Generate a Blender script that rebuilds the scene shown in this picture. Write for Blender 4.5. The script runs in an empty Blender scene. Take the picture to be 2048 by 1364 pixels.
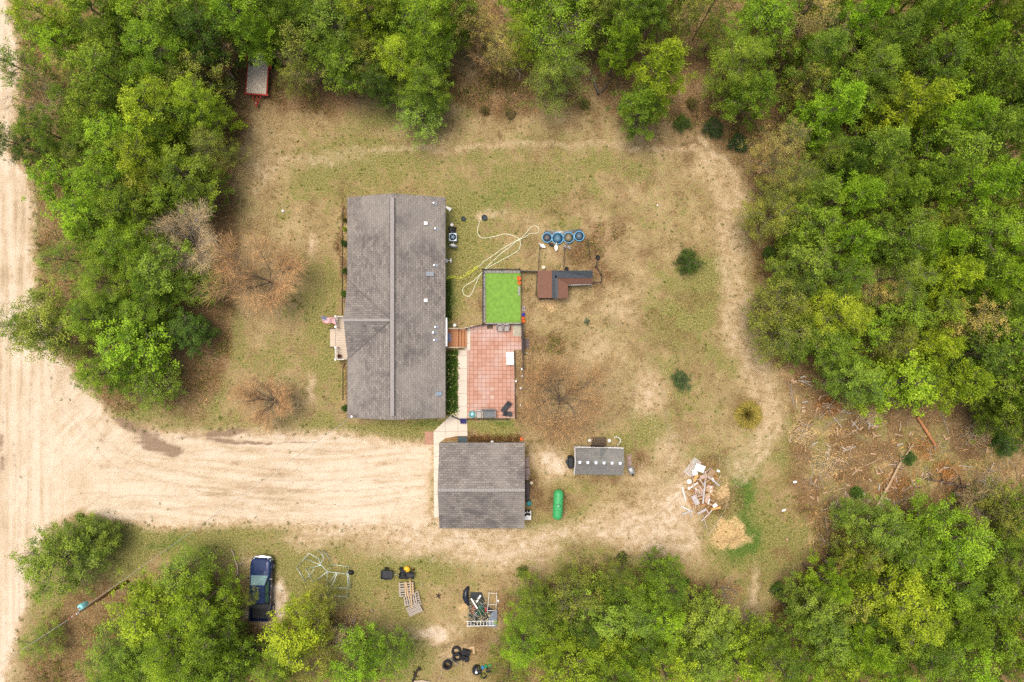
import bpy, math, random
import numpy as np
from mathutils import Vector, Matrix
PI = math.pi
R = math.radians
# ---------------------------------------------------------------- camera, sky, sun, exposure
SC = bpy.context.scene
CAMH, FPX = 68.0, 1428.0            # flying height in metres, focal length in photo pixels (2048 wide)
cam_d = bpy.data.cameras.new('camera'); cam = bpy.data.objects.new('camera', cam_d)
SC.collection.objects.link(cam); SC.camera = cam
cam.location = (0, 0, CAMH); cam.rotation_euler = (0, 0, 0)
cam_d.sensor_width = 36.0; cam_d.lens = 36.0 * FPX / 2048.0; cam_d.clip_end = 2000
SUN_EL, SUN_AZ = R(76), R(-45)
W = bpy.data.worlds.new('World'); SC.world = W; W.use_nodes = True
wn = W.node_tree; bg = wn.nodes['Background']
sky = wn.nodes.new('ShaderNodeTexSky'); sky.sky_type = 'NISHITA'; sky.sun_disc = False
sky.sun_elevation = SUN_EL; sky.sun_rotation = SUN_AZ; sky.dust_density = 6.0; sky.air_density = 1.0; sky.ozone_density = 0.6
wn.links.new(sky.outputs[0], bg.inputs[0]); bg.inputs[1].default_value = 0.105
sl = bpy.data.lights.new('sun', 'SUN'); so = bpy.data.objects.new('sun', sl); SC.collection.objects.link(so)
sl.energy = 1.4; sl.angle = R(24); sl.color = (1.0, 0.93, 0.82)
sd = Vector((math.sin(SUN_AZ) * math.cos(SUN_EL), math.cos(SUN_AZ) * math.cos(SUN_EL), math.sin(SUN_EL)))
so.rotation_euler = sd.to_track_quat('Z', 'Y').to_euler()
SC.view_settings.view_transform = 'Standard'; SC.view_settings.look = 'None'; SC.view_settings.gamma = 1
SC.view_settings.exposure = 0.70
SC.cycles.use_denoising = False
C = SC.collection
rng = random.Random(7)

# ---------------------------------------------------------------- helpers
def P(px, py, z=0.0):
    s = (CAMH - z) / FPX
    return ((px - 1024) * s, (682 - py) * s)
def P3(px, py, z=0.0):
    x, y = P(px, py, z); return (x, y, z)

MATS = {}
def nt(name):
    m = bpy.data.materials.new(name); m.use_nodes = True
    n = m.node_tree.nodes; b = n['Principled BSDF']
    return m, m.node_tree, n, b
def mat(name, col, rough=.8, metal=0, var=.25, scale=4, bump=0.0, spec=.3, stretch=(1, 1, 1), emit=None):
    if name in MATS: return MATS[name]
    m, t, n, b = nt(name)
    tc = n.new('ShaderNodeTexCoord'); mp = n.new('ShaderNodeMapping'); mp.inputs['Scale'].default_value = stretch
    t.links.new(tc.outputs['Object'], mp.inputs[0])
    no = n.new('ShaderNodeTexNoise'); no.inputs['Scale'].default_value = scale; no.inputs['Detail'].default_value = 5
    no.inputs['Roughness'].default_value = .65
    t.links.new(mp.outputs[0], no.inputs['Vector'])
    r = n.new('ShaderNodeValToRGB')
    r.color_ramp.elements[0].position = .3; r.color_ramp.elements[1].position = .7
    r.color_ramp.elements[0].color = tuple(c * (1 - var) for c in col) + (1,)
    r.color_ramp.elements[1].color = tuple(min(.95, c * (1 + var)) for c in col) + (1,)
    t.links.new(no.outputs[0], r.inputs[0]); t.links.new(r.outputs[0], b.inputs['Base Color'])
    b.inputs['Roughness'].default_value = rough; b.inputs['Metallic'].default_value = metal
    b.inputs['Specular IOR Level'].default_value = spec
    if bump:
        bp = n.new('ShaderNodeBump'); bp.inputs['Strength'].default_value = bump; bp.inputs['Distance'].default_value = .03
        t.links.new(no.outputs[0], bp.inputs['Height']); t.links.new(bp.outputs[0], b.inputs['Normal'])
    MATS[name] = m
    return m
def mth(t, op, a, b=None, clamp=False):
    n = t.nodes.new('ShaderNodeMath'); n.operation = op; n.use_clamp = clamp
    for i, v in enumerate((a, b)):
        if v is None: continue
        if isinstance(v, (int, float)): n.inputs[i].default_value = v
        else: t.links.new(v, n.inputs[i])
    return n.outputs[0]
def noise(t, vec, scale, detail=4, rough=.6, dist=0):
    n = t.nodes.new('ShaderNodeTexNoise'); n.inputs['Scale'].default_value = scale; n.inputs['Detail'].default_value = detail
    n.inputs['Roughness'].default_value = rough; n.inputs['Distortion'].default_value = dist
    if vec is not None: t.links.new(vec, n.inputs['Vector'])
    return n.outputs[0]
def ramp(t, fac, stops):
    n = t.nodes.new('ShaderNodeValToRGB'); e = n.color_ramp.elements
    while len(e) < len(stops): e.new(.5)
    for i, (p, c) in enumerate(stops):
        e[i].position = p; e[i].color = tuple(c) + (1,)
    t.links.new(fac, n.inputs[0]); return n.outputs[0]
def mix(t, fac, a, b, mode='MIX'):
    n = t.nodes.new('ShaderNodeMix'); n.data_type = 'RGBA'; n.blend_type = mode
    for i, v in ((0, fac), (6, a), (7, b)):
        if isinstance(v, (int, float)): n.inputs[i].default_value = v
        elif isinstance(v, tuple): n.inputs[i].default_value = v + (1,) if len(v) == 3 else v
        else: t.links.new(v, n.inputs[i])
    return n.outputs[2]
def maprange(t, v, a, b, c=0, d=1, smooth=True):
    n = t.nodes.new('ShaderNodeMapRange'); n.interpolation_type = 'SMOOTHSTEP' if smooth else 'LINEAR'
    t.links.new(v, n.inputs[0])
    for i, x in enumerate((a, b, c, d)): n.inputs[i + 1].default_value = x
    return n.outputs[0]
def mapping(t, vec, scale=(1, 1, 1), rot=(0, 0, 0), loc=(0, 0, 0)):
    n = t.nodes.new('ShaderNodeMapping'); n.inputs['Scale'].default_value = scale; n.inputs['Rotation'].default_value = rot
    n.inputs['Location'].default_value = loc
    t.links.new(vec, n.inputs[0]); return n.outputs[0]

def tag(o, label=None, cat=None, group=None, kind=None):
    if label: o['label'] = label
    if cat: o['category'] = cat
    if group: o['group'] = group
    if kind: o['kind'] = kind
    return o
def thing(name, label, cat, px, py, z=0.0, rot=0.0, group=None, pz=None):
    """Empty standing at the ground point seen at photo position px,py (measured at height pz)"""
    o = bpy.data.objects.new(name, None); C.objects.link(o); o.empty_display_size = .2
    x, y = P(px, py, z if pz is None else pz)
    o.location = (x, y, z); o.rotation_euler = (0, 0, rot)
    return tag(o, label, cat, group)
def clone(root, px, py, z=0.0, rot=0.0, label=None, pz=None, scale=None):
    r = root.copy(); C.objects.link(r)
    x, y = P(px, py, z if pz is None else pz); r.location = (x, y, z); r.rotation_euler = (0, 0, rot)
    if scale: r.scale = (scale,) * 3
    if label: r['label'] = label
    for ch in list(root.children):
        c = ch.copy(); C.objects.link(c); c.parent = r
        for g in list(ch.children):
            d = g.copy(); C.objects.link(d); d.parent = c
    return r

class MB:
    def __init__(s): s.v = []; s.f = []; s.sm = []
    def add(s, vs, fs, smooth=False):
        k = len(s.v); s.v += [tuple(p) for p in vs]; s.f += [tuple(i + k for i in f) for f in fs]; s.sm += [smooth] * len(fs); return s
    def box(s, c, d, rz=0, rx=0, ry=0, bev=0):
        M = Matrix.Translation(c) @ Matrix.Rotation(rz, 4, 'Z') @ Matrix.Rotation(ry, 4, 'Y') @ Matrix.Rotation(rx, 4, 'X')
        a, b, h = d[0] / 2, d[1] / 2, d[2] / 2
        if bev <= 0:
            vs = [(x, y, z) for z in (-h, h) for x, y in ((-a, -b), (a, -b), (a, b), (-a, b))]
            fs = [(3, 2, 1, 0), (4, 5, 6, 7)] + [(i, (i + 1) % 4, (i + 1) % 4 + 4, i + 4) for i in range(4)]
        else:
            e = min(bev, a * .9, b * .9, h * .9)
            def oct_(x, y, z): return [(-x + e, -y, z), (x - e, -y, z), (x, -y + e, z), (x, y - e, z), (x - e, y, z), (-x + e, y, z), (-x, y - e, z), (-x, -y + e, z)]
            vs = oct_(a - e * .7, b - e * .7, -h) + oct_(a, b, -h + e) + oct_(a, b, h - e) + oct_(a - e * .7, b - e * .7, h)
            fs = [tuple(range(7, -1, -1)), tuple(range(24, 32))]
            for L in range(3):
                for i in range(8): fs.append((L * 8 + i, L * 8 + (i + 1) % 8, L * 8 + 8 + (i + 1) % 8, L * 8 + 8 + i))
        return s.add([M @ Vector(p) for p in vs], fs)
    def tube(s, pts, rad, n=6, cap=True, smooth=True):
        pts = [Vector(p) for p in pts]
        if not isinstance(rad, (list, tuple)): rad = [rad] * len(pts)
        vs, fs = [], []; ref = None
        for i, p in enumerate(pts):
            d = (pts[min(i + 1, len(pts) - 1)] - pts[max(i - 1, 0)])
            d = d.normalized() if d.length > 1e-9 else Vector((0, 0, 1))
            if ref is None:
                ref = Vector((0, 0, 1)) if abs(d.z) < .9 else Vector((1, 0, 0))
            u = d.cross(ref); u = u.normalized() if u.length > 1e-6 else Vector((1, 0, 0)); w = u.cross(d).normalized()
            ref = w
            for k in range(n):
                a = 2 * PI * k / n; vs.append(p + (u * math.cos(a) + w * math.sin(a)) * rad[i])
        for i in range(len(pts) - 1):
            for k in range(n): fs.append((i * n + k, i * n + (k + 1) % n, (i + 1) * n + (k + 1) % n, (i + 1) * n + k))
        s.add(vs, fs, smooth)
        if cap:
            k = len(s.v) - len(vs); L = (len(pts) - 1) * n
            s.f += [tuple(k + i for i in range(n - 1, -1, -1)), tuple(k + L + i for i in range(n))]; s.sm += [False, False]
        return s
    def loft(s, secs, smooth=True):
        """secs: (centre, half width, half height) ellipses stacked along local x"""
        n = 10; vs = []; fs = []
        for c, a, b in secs:
            for k in range(n):
                t = 2 * PI * k / n; vs.append((c[0], c[1] + a * math.cos(t), c[2] + b * math.sin(t)))
        for i in range(len(secs) - 1):
            for k in range(n): fs.append((i * n + k, i * n + (k + 1) % n, (i + 1) * n + (k + 1) % n, (i + 1) * n + k))
        fs += [tuple(range(n - 1, -1, -1)), tuple((len(secs) - 1) * n + i for i in range(n))]
        return s.add(vs, fs, smooth)
    def lathe(s, c, prof, n=20, smooth=True, sx=1, sy=1):
        vs = []; fs = []
        for r, z in prof:
            for k in range(n):
                a = 2 * PI * k / n; vs.append((c[0] + r * sx * math.cos(a), c[1] + r * sy * math.sin(a), c[2] + z))
        for i in range(len(prof) - 1):
            for k in range(n): fs.append((i * n + k, i * n + (k + 1) % n, (i + 1) * n + (k + 1) % n, (i + 1) * n + k))
        fs += [tuple(range(n - 1, -1, -1)), tuple((len(prof) - 1) * n + i for i in range(n))]
        return s.add(vs, fs, smooth)
    def prism(s, poly, z0, z1):
        n = len(poly); a = sum(poly[i][0] * poly[(i + 1) % n][1] - poly[(i + 1) % n][0] * poly[i][1] for i in range(n))
        if a < 0: poly = poly[::-1]
        vs = [(x, y, z0) for x, y in poly] + [(x, y, z1) for x, y in poly]
        return s.add(vs, [tuple(range(n - 1, -1, -1)), tuple(range(n, 2 * n))] + [(i, (i + 1) % n, (i + 1) % n + n, i + n) for i in range(n)])
    def slab(s, quad, th):
        """sheet of thickness th below the given 3-D polygon"""
        n = len(quad); vs = [tuple(p) for p in quad] + [(p[0], p[1], p[2] - th) for p in quad]
        return s.add(vs, [tuple(range(n)), tuple(range(2 * n - 1, n - 1, -1))] + [((i + 1) % n, i, i + n, (i + 1) % n + n) for i in range(n)])
    def build(s, name, m, parent=None, loc=None):
        me = bpy.data.meshes.new(name); me.from_pydata(s.v, [], s.f); me.update()
        me.polygons.foreach_set('use_smooth', s.sm)
        if m: me.materials.append(m)
        o = bpy.data.objects.new(name, me); C.objects.link(o)
        if parent: o.parent = parent
        if loc: o.location = loc
        return o
def arr_mesh(name, V, F, m, tone=None):
    me = bpy.data.meshes.new(name); V = np.asarray(V, np.float32); F = np.asarray(F, np.int32); k = F.shape[1]
    me.vertices.add(len(V)); me.vertices.foreach_set('co', V.ravel())
    me.loops.add(F.size); me.loops.foreach_set('vertex_index', F.ravel())
    me.polygons.add(len(F)); me.polygons.foreach_set('loop_start', np.arange(0, F.size, k, dtype=np.int32))
    me.update(calc_edges=True); me.validate()
    if tone is not None:
        a = me.attributes.new('tone', 'FLOAT', 'FACE'); a.data.foreach_set('value', np.asarray(tone, np.float32))
    if m: me.materials.append(m)
    return me
def obj(name, me, parent=None, loc=None):
    o = bpy.data.objects.new(name, me); C.objects.link(o)
    if parent: o.parent = parent
    if loc: o.location = loc
    return o
def leaf_quads(cen, nrm, a, b, npr):
    """quads centred cen with normal nrm and half sizes a, b"""
    n = len(cen); rnd = npr.normal(size=(n, 3)); t = np.cross(nrm, rnd); t /= np.linalg.norm(t, axis=1)[:, None] + 1e-9
    u = np.cross(nrm, t); a = np.asarray(a).reshape(-1, 1); b = np.asarray(b).reshape(-1, 1)
    V = np.stack([cen - t * a, cen - u * b, cen + t * a, cen + u * b], 1).reshape(-1, 3)
    return V, np.arange(4 * n).reshape(-1, 4)
def stretch_quads(p0, d, w, npr):
    """thin lozenges from p0 along vectors d with width w"""
    n = len(p0); rnd = npr.normal(size=(n, 3)); t = np.cross(d, rnd); t /= np.linalg.norm(t, axis=1)[:, None] + 1e-9
    w = np.asarray(w).reshape(-1, 1)
    V = np.stack([p0, p0 + d * .5 + t * w, p0 + d, p0 + d * .5 - t * w], 1).reshape(-1, 3)
    return V, np.arange(4 * n).reshape(-1, 4)

# ---------------------------------------------------------------- ground
def vn(x, y, s, seed):
    x = x / s + 1000; y = y / s + 1000
    r = np.random.RandomState(seed).rand(256, 256)
    xi = np.floor(x).astype(int); yi = np.floor(y).astype(int); fx = x - xi; fy = y - yi
    fx = fx * fx * (3 - 2 * fx); fy = fy * fy * (3 - 2 * fy)
    g = lambda i, j: r[i % 256, j % 256]
    return (g(xi, yi) * (1 - fx) + g(xi + 1, yi) * fx) * (1 - fy) + (g(xi, yi + 1) * (1 - fx) + g(xi + 1, yi + 1) * fx) * fy
def fbm(x, y, s, seed, o=4):
    t = 0; a = .5; n = 0
    for i in range(o): t = t + a * vn(x, y, s / 2 ** i, seed + i); n += a; a *= .55
    return t / n
def sdf(X, Y, poly):
    """signed distance, positive inside (px)"""
    d = np.full(X.shape, 1e9); ins = np.zeros(X.shape, bool); n = len(poly)
    for i in range(n):
        x0, y0 = poly[i]; x1, y1 = poly[(i + 1) % n]
        ex, ey = x1 - x0, y1 - y0; L = ex * ex + ey * ey + 1e-9
        t = np.clip(((X - x0) * ex + (Y - y0) * ey) / L, 0, 1)
        d = np.minimum(d, np.hypot(X - x0 - t * ex, Y - y0 - t * ey))
        c = ((y0 > Y) != (y1 > Y)) & (X < ex * (Y - y0) / (ey if ey else 1e-9) + x0); ins ^= c
    return np.where(ins, d, -d)
def pl(X, Y, pts, w):
    d = np.full(X.shape, 1e9)
    for (x0, y0), (x1, y1) in zip(pts[:-1], pts[1:]):
        ex, ey = x1 - x0, y1 - y0; L = ex * ex + ey * ey + 1e-9
        t = np.clip(((X - x0) * ex + (Y - y0) * ey) / L, 0, 1)
        d = np.minimum(d, np.hypot(X - x0 - t * ex, Y - y0 - t * ey))
    return np.clip(1 - d / w, 0, 1)
def ss(a, b, x):
    t = np.clip((x - a) / (b - a), 0, 1); return t * t * (3 - 2 * t)
def blob(X, Y, x, y, rx, ry, k=1.0, ang=0):
    c, s = math.cos(ang), math.sin(ang); u = (X - x) * c + (Y - y) * s; v = -(X - x) * s + (Y - y) * c
    return k * np.exp(-((u / rx) ** 2 + (v / ry) ** 2))
ROAD = [(-130, -900), (15, -900), (20, 0), (48, 110), (40, 230), (20, 300), (62, 350), (72, 450), (80, 600), (110, 700), (180, 775), (232, 832), (275, 852),
        (340, 858), (480, 855), (700, 862), (868, 880), (868, 1060), (700, 1062), (480, 1052), (330, 1062), (240, 1045), (160, 1030), (105, 1062), (88, 1110),
        (60, 1210), (30, 1320), (20, 1400), (15, 2300), (-130, 2300)]
YARD = [(472, 175), (560, 205), (740, 195), (930, 120), (1010, 175), (1190, 165), (1240, 250), (1400, 262), (1520, 300), (1498, 450), (1515, 560), (1505, 640),
        (1500, 700), (1560, 740), (1590, 850), (1590, 1000), (1630, 1090), (1600, 1160), (1520, 1240), (1470, 1220), (1420, 1180), (1330, 1130), (1230, 1115), (1050, 1170),
        (1010, 1240), (980, 1400), (800, 1400), (740, 1290), (640, 1200), (560, 1250), (490, 1230), (400, 1130), (330, 1150), (140, 1180), (60, 1290), (30, 1364), (-40, 1364), (-40, 860),
        (200, 820), (430, 830), (470, 700), (455, 560), (470, 400), (450, 250)]
TRAIL = [(868, 1000), (1060, 1062), (1150, 1045), (1260, 1000), (1370, 920), (1395, 1000), (1400, 1130), (1300, 1120), (1180, 1085), (1000, 1148), (860, 1118), (700, 1100), (560, 1075), (600, 1040)]
def masks(X, Y):
    wx = X + (fbm(X, Y, 60, 11) - .5) * 50 + (fbm(X, Y, 14, 17) - .5) * 14
    wy = Y + (fbm(X, Y, 60, 31) - .5) * 50 + (fbm(X, Y, 14, 37) - .5) * 14
    lx = X + (wx - X) * .35; ly = Y + (wy - Y) * .35
    sand = ss(-22, 26, sdf(lx, ly, ROAD)) + .25 * (fbm(X, Y, 22, 141) - .5)
    n1 = fbm(X, Y, 90, 51); n2 = fbm(X, Y, 35, 61); n3 = fbm(X, Y, 16, 71)
    tr = ss(-40, 34, sdf(wx, wy, TRAIL)) * (.72 + .4 * (n2 - .4))
    sand = np.maximum(sand, tr)
    east = [(1440, 320), (1468, 430), (1462, 540), (1470, 640), (1490, 710), (1535, 790), (1545, 850), (1520, 900), (1480, 930)]
    sand = np.maximum(sand, (.50 + .35 * (n3 - .5)) * ss(0, .7, pl(wx, wy, east, 52)))
    for pts in ([(1380, 300), (1430, 330), (1455, 420), (1452, 540), (1460, 640), (1482, 720), (1522, 800), (1530, 860), (1490, 930)], [(1400, 285), (1452, 315), (1482, 420), (1477, 540), (1484, 640), (1506, 715), (1550, 800), (1556, 860), (1510, 930)], [(1440, 322), (1350, 300), (1200, 288), (1000, 292), (700, 306), (560, 318), (520, 380)]):
        sand = np.maximum(sand, (.72 if pts[0][0] < 1420 else .55) * ss(0, .9, pl(.5 * lx + .5 * wx, .5 * ly + .5 * wy, pts, 17)) * (.7 + .6 * (n2 - .3)))
    for b in [(1105, 920, 42, 36, .85), (1000, 300, 90, 16, .45), (650, 320, 110, 20, .45), (530, 330, 26, 40, .42), (1300, 780, 45, 70, .55), (1240, 620, 60, 50, .4), (1430, 330, 70, 22, .45),
              (1500, 1190, 14, 70, .6), (1500, 1240, 40, 60, .45), (870, 1262, 60, 22, .85), (900, 1300, 40, 20, .6), (632, 490, 14, 22, .75), (620, 770, 14, 34, .6), (1290, 960, 60, 50, .5), (1210, 690, 60, 40, .4),
              (556, 1195, 22, 44, 1.4), (520, 1230, 32, 24, .9), (505, 1130, 24, 30, .5), (1335, 900, 50, 60, .5), (1280, 1060, 80, 30, .55), (990, 1100, 160, 28, .5), (980, 415, 26, 12, .6), (640, 1090, 60, 18, .5)]:
        sand = np.maximum(sand, blob(wx, wy, *b) * 1.15)
    green = .46 - .10 * ss(1120, 1250, X) - .1 * ss(620, 500, X) * ss(1000, 900, Y) - .12 * ss(300, 240, Y) + .8 * (n1 - .5) + .6 * (n2 - .5) + .3 * (n3 - .5)
    for b in [(700, 330, 80, 40, .3), (1020, 380, 90, 45, .35), (880, 320, 110, 30, .15), (940, 480, 50, 90, .45), (1130, 450, 50, 30, .3), (1240, 330, 100, 25, .3), (720, 860, 130, 14, .7),
              (860, 855, 50, 12, .8), (650, 700, 30, 160, .3), (600, 590, 30, 60, .25), (360, 1090, 110, 34, .6), (250, 1060, 60, 40, .6), (610, 1130, 70, 60, .35), (830, 1130, 90, 30, .5),
              (780, 1330, 60, 60, .4), (1000, 855, 50, 16, .8), (1490, 985, 26, 60, 1.3), (1480, 1080, 42, 46, 1.3), (1440, 925, 30, 16, .9), (1560, 1060, 60, 50, .4), (430, 790, 26, 40, .7), (330, 830, 80, 20, .3),
              (470, 640, 20, 90, .4), (1330, 640, 60, 60, .35), (1410, 560, 30, 50, .3), (1390, 640, 40, 70, .35), (880, 1080, 200, 14, .2), (1090, 1060, 60, 20, .3), (905, 610, 16, 60, .8), (905, 460, 16, 60, .5),
              (70, 430, 12, 90, .9), (210, 1110, 60, 40, .7), (180, 1260, 90, 60, .5), (1440, 730, 20, 30, .4), (1460, 200, 60, 30, .5), (930, 210, 30, 40, .5), (790, 240, 60, 18, .5), (1270, 245, 50, 16, .5), (1300, 860, 50, 30, .4), (1620, 900, 60, 60, .3), (1720, 1000, 60, 30, .35), (1800, 900, 50, 40, .25), (1640, 780, 40, 30, .25), (1960, 1000, 50, 30, .3)]:
        green = green + blob(wx, wy, *b)
    for b in [(530, 250, 60, 60, .4), (1060, 200, 120, 35, .4), (1400, 300, 80, 30, .35), (1118, 795, 95, 85, .5), (520, 545, 80, 70, .5), (520, 800, 60, 40, .35), (1180, 520, 60, 60, .7), (1110, 620, 60, 30, .7), (1010, 1230, 40, 60, .6)]:
        green = green - blob(wx, wy, *b)
    yard = sdf(wx, wy, YARD); litter = 1 - ss(-26, 30, yard); litter *= (1 - sand)
    litter = litter * (.75 + .6 * (n3 - .4)) - .5 * ss(0, 60, sdf(wx, wy, [(1560, 740), (1700, 800), (2080, 850), (2080, 1010), (1720, 1040), (1600, 1060)])) * ss(.42, .62, n2)
    litter = litter + .45 * ss(.48, .68, fbm(X, Y, 46, 201)) * ss(0, 40, yard) * (1 - ss(.3, .6, sand)) * (.5 + .5 * ss(1000, 1100, X))
    for b in [(1150, 520, 56, 44, .35), (1058, 600, 16, 60, .5), (1120, 690, 90, 40, .3), (960, 620, 6, 30, .4), (620, 205, 90, 30, .7), (560, 230, 60, 40, .35), (960, 185, 70, 40, .7), (1060, 215, 150, 30, .4), (1470, 340, 50, 60, .3), (1080, 190, 120, 22, .45), (900, 165, 40, 30, .4), (475, 260, 24, 110, .7), (455, 480, 20, 130, .5), (430, 690, 26, 60, .5), (1590, 930, 50, 50, .1),
              (1118, 795, 85, 75, .42), (515, 545, 70, 62, .42), (520, 800, 50, 36, .4), (1165, 500, 46, 40, .6), (960, 880, 90, 12, .8), (1060, 940, 14, 60, .4), (1200, 960, 50, 12, .6), (950, 1300, 90, 50, .45), (700, 1260, 70, 40, .4),
              (480, 1200, 26, 50, .6), (560, 1240, 60, 20, .5), (1010, 1210, 30, 40, .5), (1262, 925, 16, 30, .6), (1050, 800, 20, 90, .25), (1400, 975, 50, 70, .5), (689, 520, 6, 120, 1.2), (689, 770, 6, 50, 1.2),
              (1380, 290, 120, 30, .3), (1500, 380, 24, 80, .3), (1250, 520, 60, 80, .22), (1520, 760, 40, 60, .4), (1570, 1150, 60, 50, .4), (1037, 770, 8, 70, .7), (1080, 990, 40, 50, .3), (200, 800, 60, 26, .3)]:
        litter = litter + blob(wx, wy, *b)
    litter = np.maximum(litter, 0) * (1 - .9 * ss(.6, .95, sand))
    mud = 0
    for b in [(300, 872, 46, 12, 1.1, .5), (312, 892, 42, 9, 1.2, .25), (250, 848, 26, 8, .8, .7), (450, 866, 42, 6, 1.0, 0), (380, 872, 40, 5, .8, -.1), (455, 880, 44, 3.5, .9, .05), (570, 886, 60, 3, .7, 0), (345, 905, 6, 9, .9, 0), (470, 860, 30, 3, .8, 0),
              (490, 885, 60, 2.5, .7, 0), (215, 940, 40, 9, .35, .4), (205, 885, 30, 9, .35, .5), (100, 1050, 16, 30, .3, 0), (4, 900, 8, 90, .5, 0), (30, 920, 4, 70, .35, 0),
              (1110, 560, 40, 60, .3, 0), (905, 560, 22, 140, .15, 0)]:
        mud = mud + blob(lx, ly, *b)
    mud = mud * (.75 + .8 * ss(.38, .6, hd_ := fbm(X / 5, Y, 5, 303, 3)))
    org = 0
    for b in [(1100, 612, 26, 14, 1.0, 0), (1453, 1066, 32, 22, 1.7, 0), (1444, 985, 18, 24, .9, 0), (1600, 822, 14, 8, .5, 0), (1650, 860, 60, 14, .5, .3), (930, 1215, 12, 18, 1.0, 0), (1530, 690, 10, 50, .7, -.4), (1580, 760, 30, 14, .6, .3),
              (1760, 915, 24, 14, .6, 0), (1680, 905, 24, 10, .5, .5), (1620, 1050, 30, 10, .5, 0), (1680, 820, 70, 30, .3, .2), (1130, 660, 50, 16, .25, 0)]:
        org = org + blob(wx, wy, *b)
    lush = blob(wx, wy, 1490, 985, 26, 54, 1.05, -.2) + blob(wx, wy, 1482, 1085, 46, 40, 1.0) + blob(wx, wy, 1440, 918, 22, 9, .7) + blob(wx, wy, 1100, 440, 30, 10, .3) + blob(wx, wy, 1000, 380, 60, 24, .35) \
        + blob(wx, wy, 903, 600, 9, 50, .7) + blob(wx, wy, 990, 845, 44, 8, .6) + blob(wx, wy, 860, 852, 40, 7, .5) + blob(wx, wy, 340, 1085, 80, 20, .5) + blob(wx, wy, 70, 430, 7, 70, .8) + blob(wx, wy, 430, 800, 18, 22, .4) \
        + blob(wx, wy, 140, 1055, 20, 14, .7) + blob(wx, wy, 905, 470, 10, 60, .35) + blob(wx, wy, 820, 1125, 60, 12, .4)
    # streaks pressed into the sand by tyres: along the road, along the drive, round the yard
    vroad = fbm(X, Y / 20, 7, 81, 4); hdrive = fbm((X + (Y - 950) * .2) / 14, Y + 14 * np.sin(X / 130), 5, 91, 4)
    ang = ss(90, 260, X + (Y - 900) * .1); diag = fbm((X - Y) / 6, (X + Y), 10, 95, 3)
    iso = fbm(X, Y, 12, 97, 4); st = vroad * (1 - ang) + hdrive * ang; od = ss(0, 30, sdf(lx, ly, ROAD)); low = fbm(X, Y, 110, 98, 3)
    cm = blob(X, Y, 190, 840, 110, 90, 1.0); st = st * (1 - cm) + diag * cm; st = st * od + iso * (1 - od); st = .5 + (st - .5) * .9 + (low - .5) * .5 + (iso - .5) * .35
    rut = 0
    for pts, w in [([(560, 1062), (760, 1085), (980, 1110), (1150, 1085), (1290, 1020), (1380, 930)], 3), ([(560, 1080), (760, 1105), (980, 1128), (1160, 1100), (1310, 1035), (1400, 950)], 3), ([(620, 1040), (800, 1050), (900, 1075), (1080, 1085), (1230, 1035), (1340, 950)], 2.5),
                   ([(1300, 700), (1330, 800), (1340, 900), (1300, 1000)], 4),
                   ([(1495, 1130), (1500, 1250)], 3), ([(1512, 1130), (1518, 1250)], 3), ([(60, 300), (64, 700), (50, 1300)], 2), ([(38, 0), (44, 600), (36, 1364)], 2), ([(70, 620), (110, 800), (220, 930), (420, 985), (860, 975)], 2.2), ([(90, 600), (130, 790), (240, 910), (430, 962), (860, 955)], 2.2),
                   ([(60, 1200), (100, 1060), (200, 990), (420, 990), (700, 1010), (866, 1000)], 2.2), ([(84, 1190), (120, 1075), (215, 1012), (420, 1012), (700, 1032)], 2.2), ([(300, 905), (500, 900), (700, 905), (860, 925)], 2), ([(690, 856), (600, 930), (470, 1010), (400, 1050)], 1.2), ([(560, 1000), (640, 960), (740, 950), (800, 990), (780, 1040)], 1.8),
                   ([(470, 700), (468, 640), (480, 600)], 4), ([(660, 750), (650, 800), (690, 855)], 5), ([(560, 620), (562, 660), (540, 700)], 4), ([(480, 660), (474, 720)], 4), ([(1535, 570), (1490, 660)], 5),
                   ([(1220, 740), (1260, 820), (1270, 900)], 4), ([(1240, 360), (1380, 340), (1450, 420)], 4)]:
        rut = np.maximum(rut, pl(lx, ly, pts, w))
    cl = lambda a: np.clip(a, 0, 1.2)
    return cl(sand), cl(green), cl(litter), cl(mud), cl(org), cl(lush), cl(st), cl(rut)
def coords(lim, fine, step):
    a = list(np.arange(-fine, fine + 1e-6, step)); out = []
    s, v = step, fine
    while v < lim: s *= 1.35; v += s; out.append(v)
    return np.array([-q for q in out[::-1]] + a + out)
gxs = coords(1200, 50, .145); gys = coords(1200, 34, .145)
GX, GY = np.meshgrid(gxs, gys)
PXX = 1024 + GX * 21; PYY = 682 - GY * 21
MK = masks(PXX, PYY)
GZ = np.zeros(GX.shape)
def mound(px, py, rx, ry, h):
    global GZ
    GZ = np.maximum(GZ, h * np.exp(-(((PXX - px) / rx) ** 2 + ((PYY - py) / ry) ** 2) ** 1.5) * (0.8 + .4 * fbm(PXX, PYY, 8, 7)))
mound(1453, 1066, 26, 17, .45); mound(1444, 985, 20, 24, .4)
V = np.stack([GX, GY, GZ], -1).reshape(-1, 3); ny, nx = GX.shape
ii = np.arange(ny * nx).reshape(ny, nx)
F = np.stack([ii[:-1, :-1], ii[:-1, 1:], ii[1:, 1:], ii[1:, :-1]], -1).reshape(-1, 4)
m, t, n, b = nt('ground_soil_and_grass')
gm = arr_mesh('ground', V, F, m)
gm.polygons.foreach_set('use_smooth', np.ones(len(F), bool))
for nm, k in (('ma', 0), ('mb', 4)):
    a = gm.attributes.new(nm, 'FLOAT_COLOR', 'POINT')
    a.data.foreach_set('color', np.stack([MK[k + i].ravel() for i in range(4)], -1).astype(np.float32).ravel())
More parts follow.
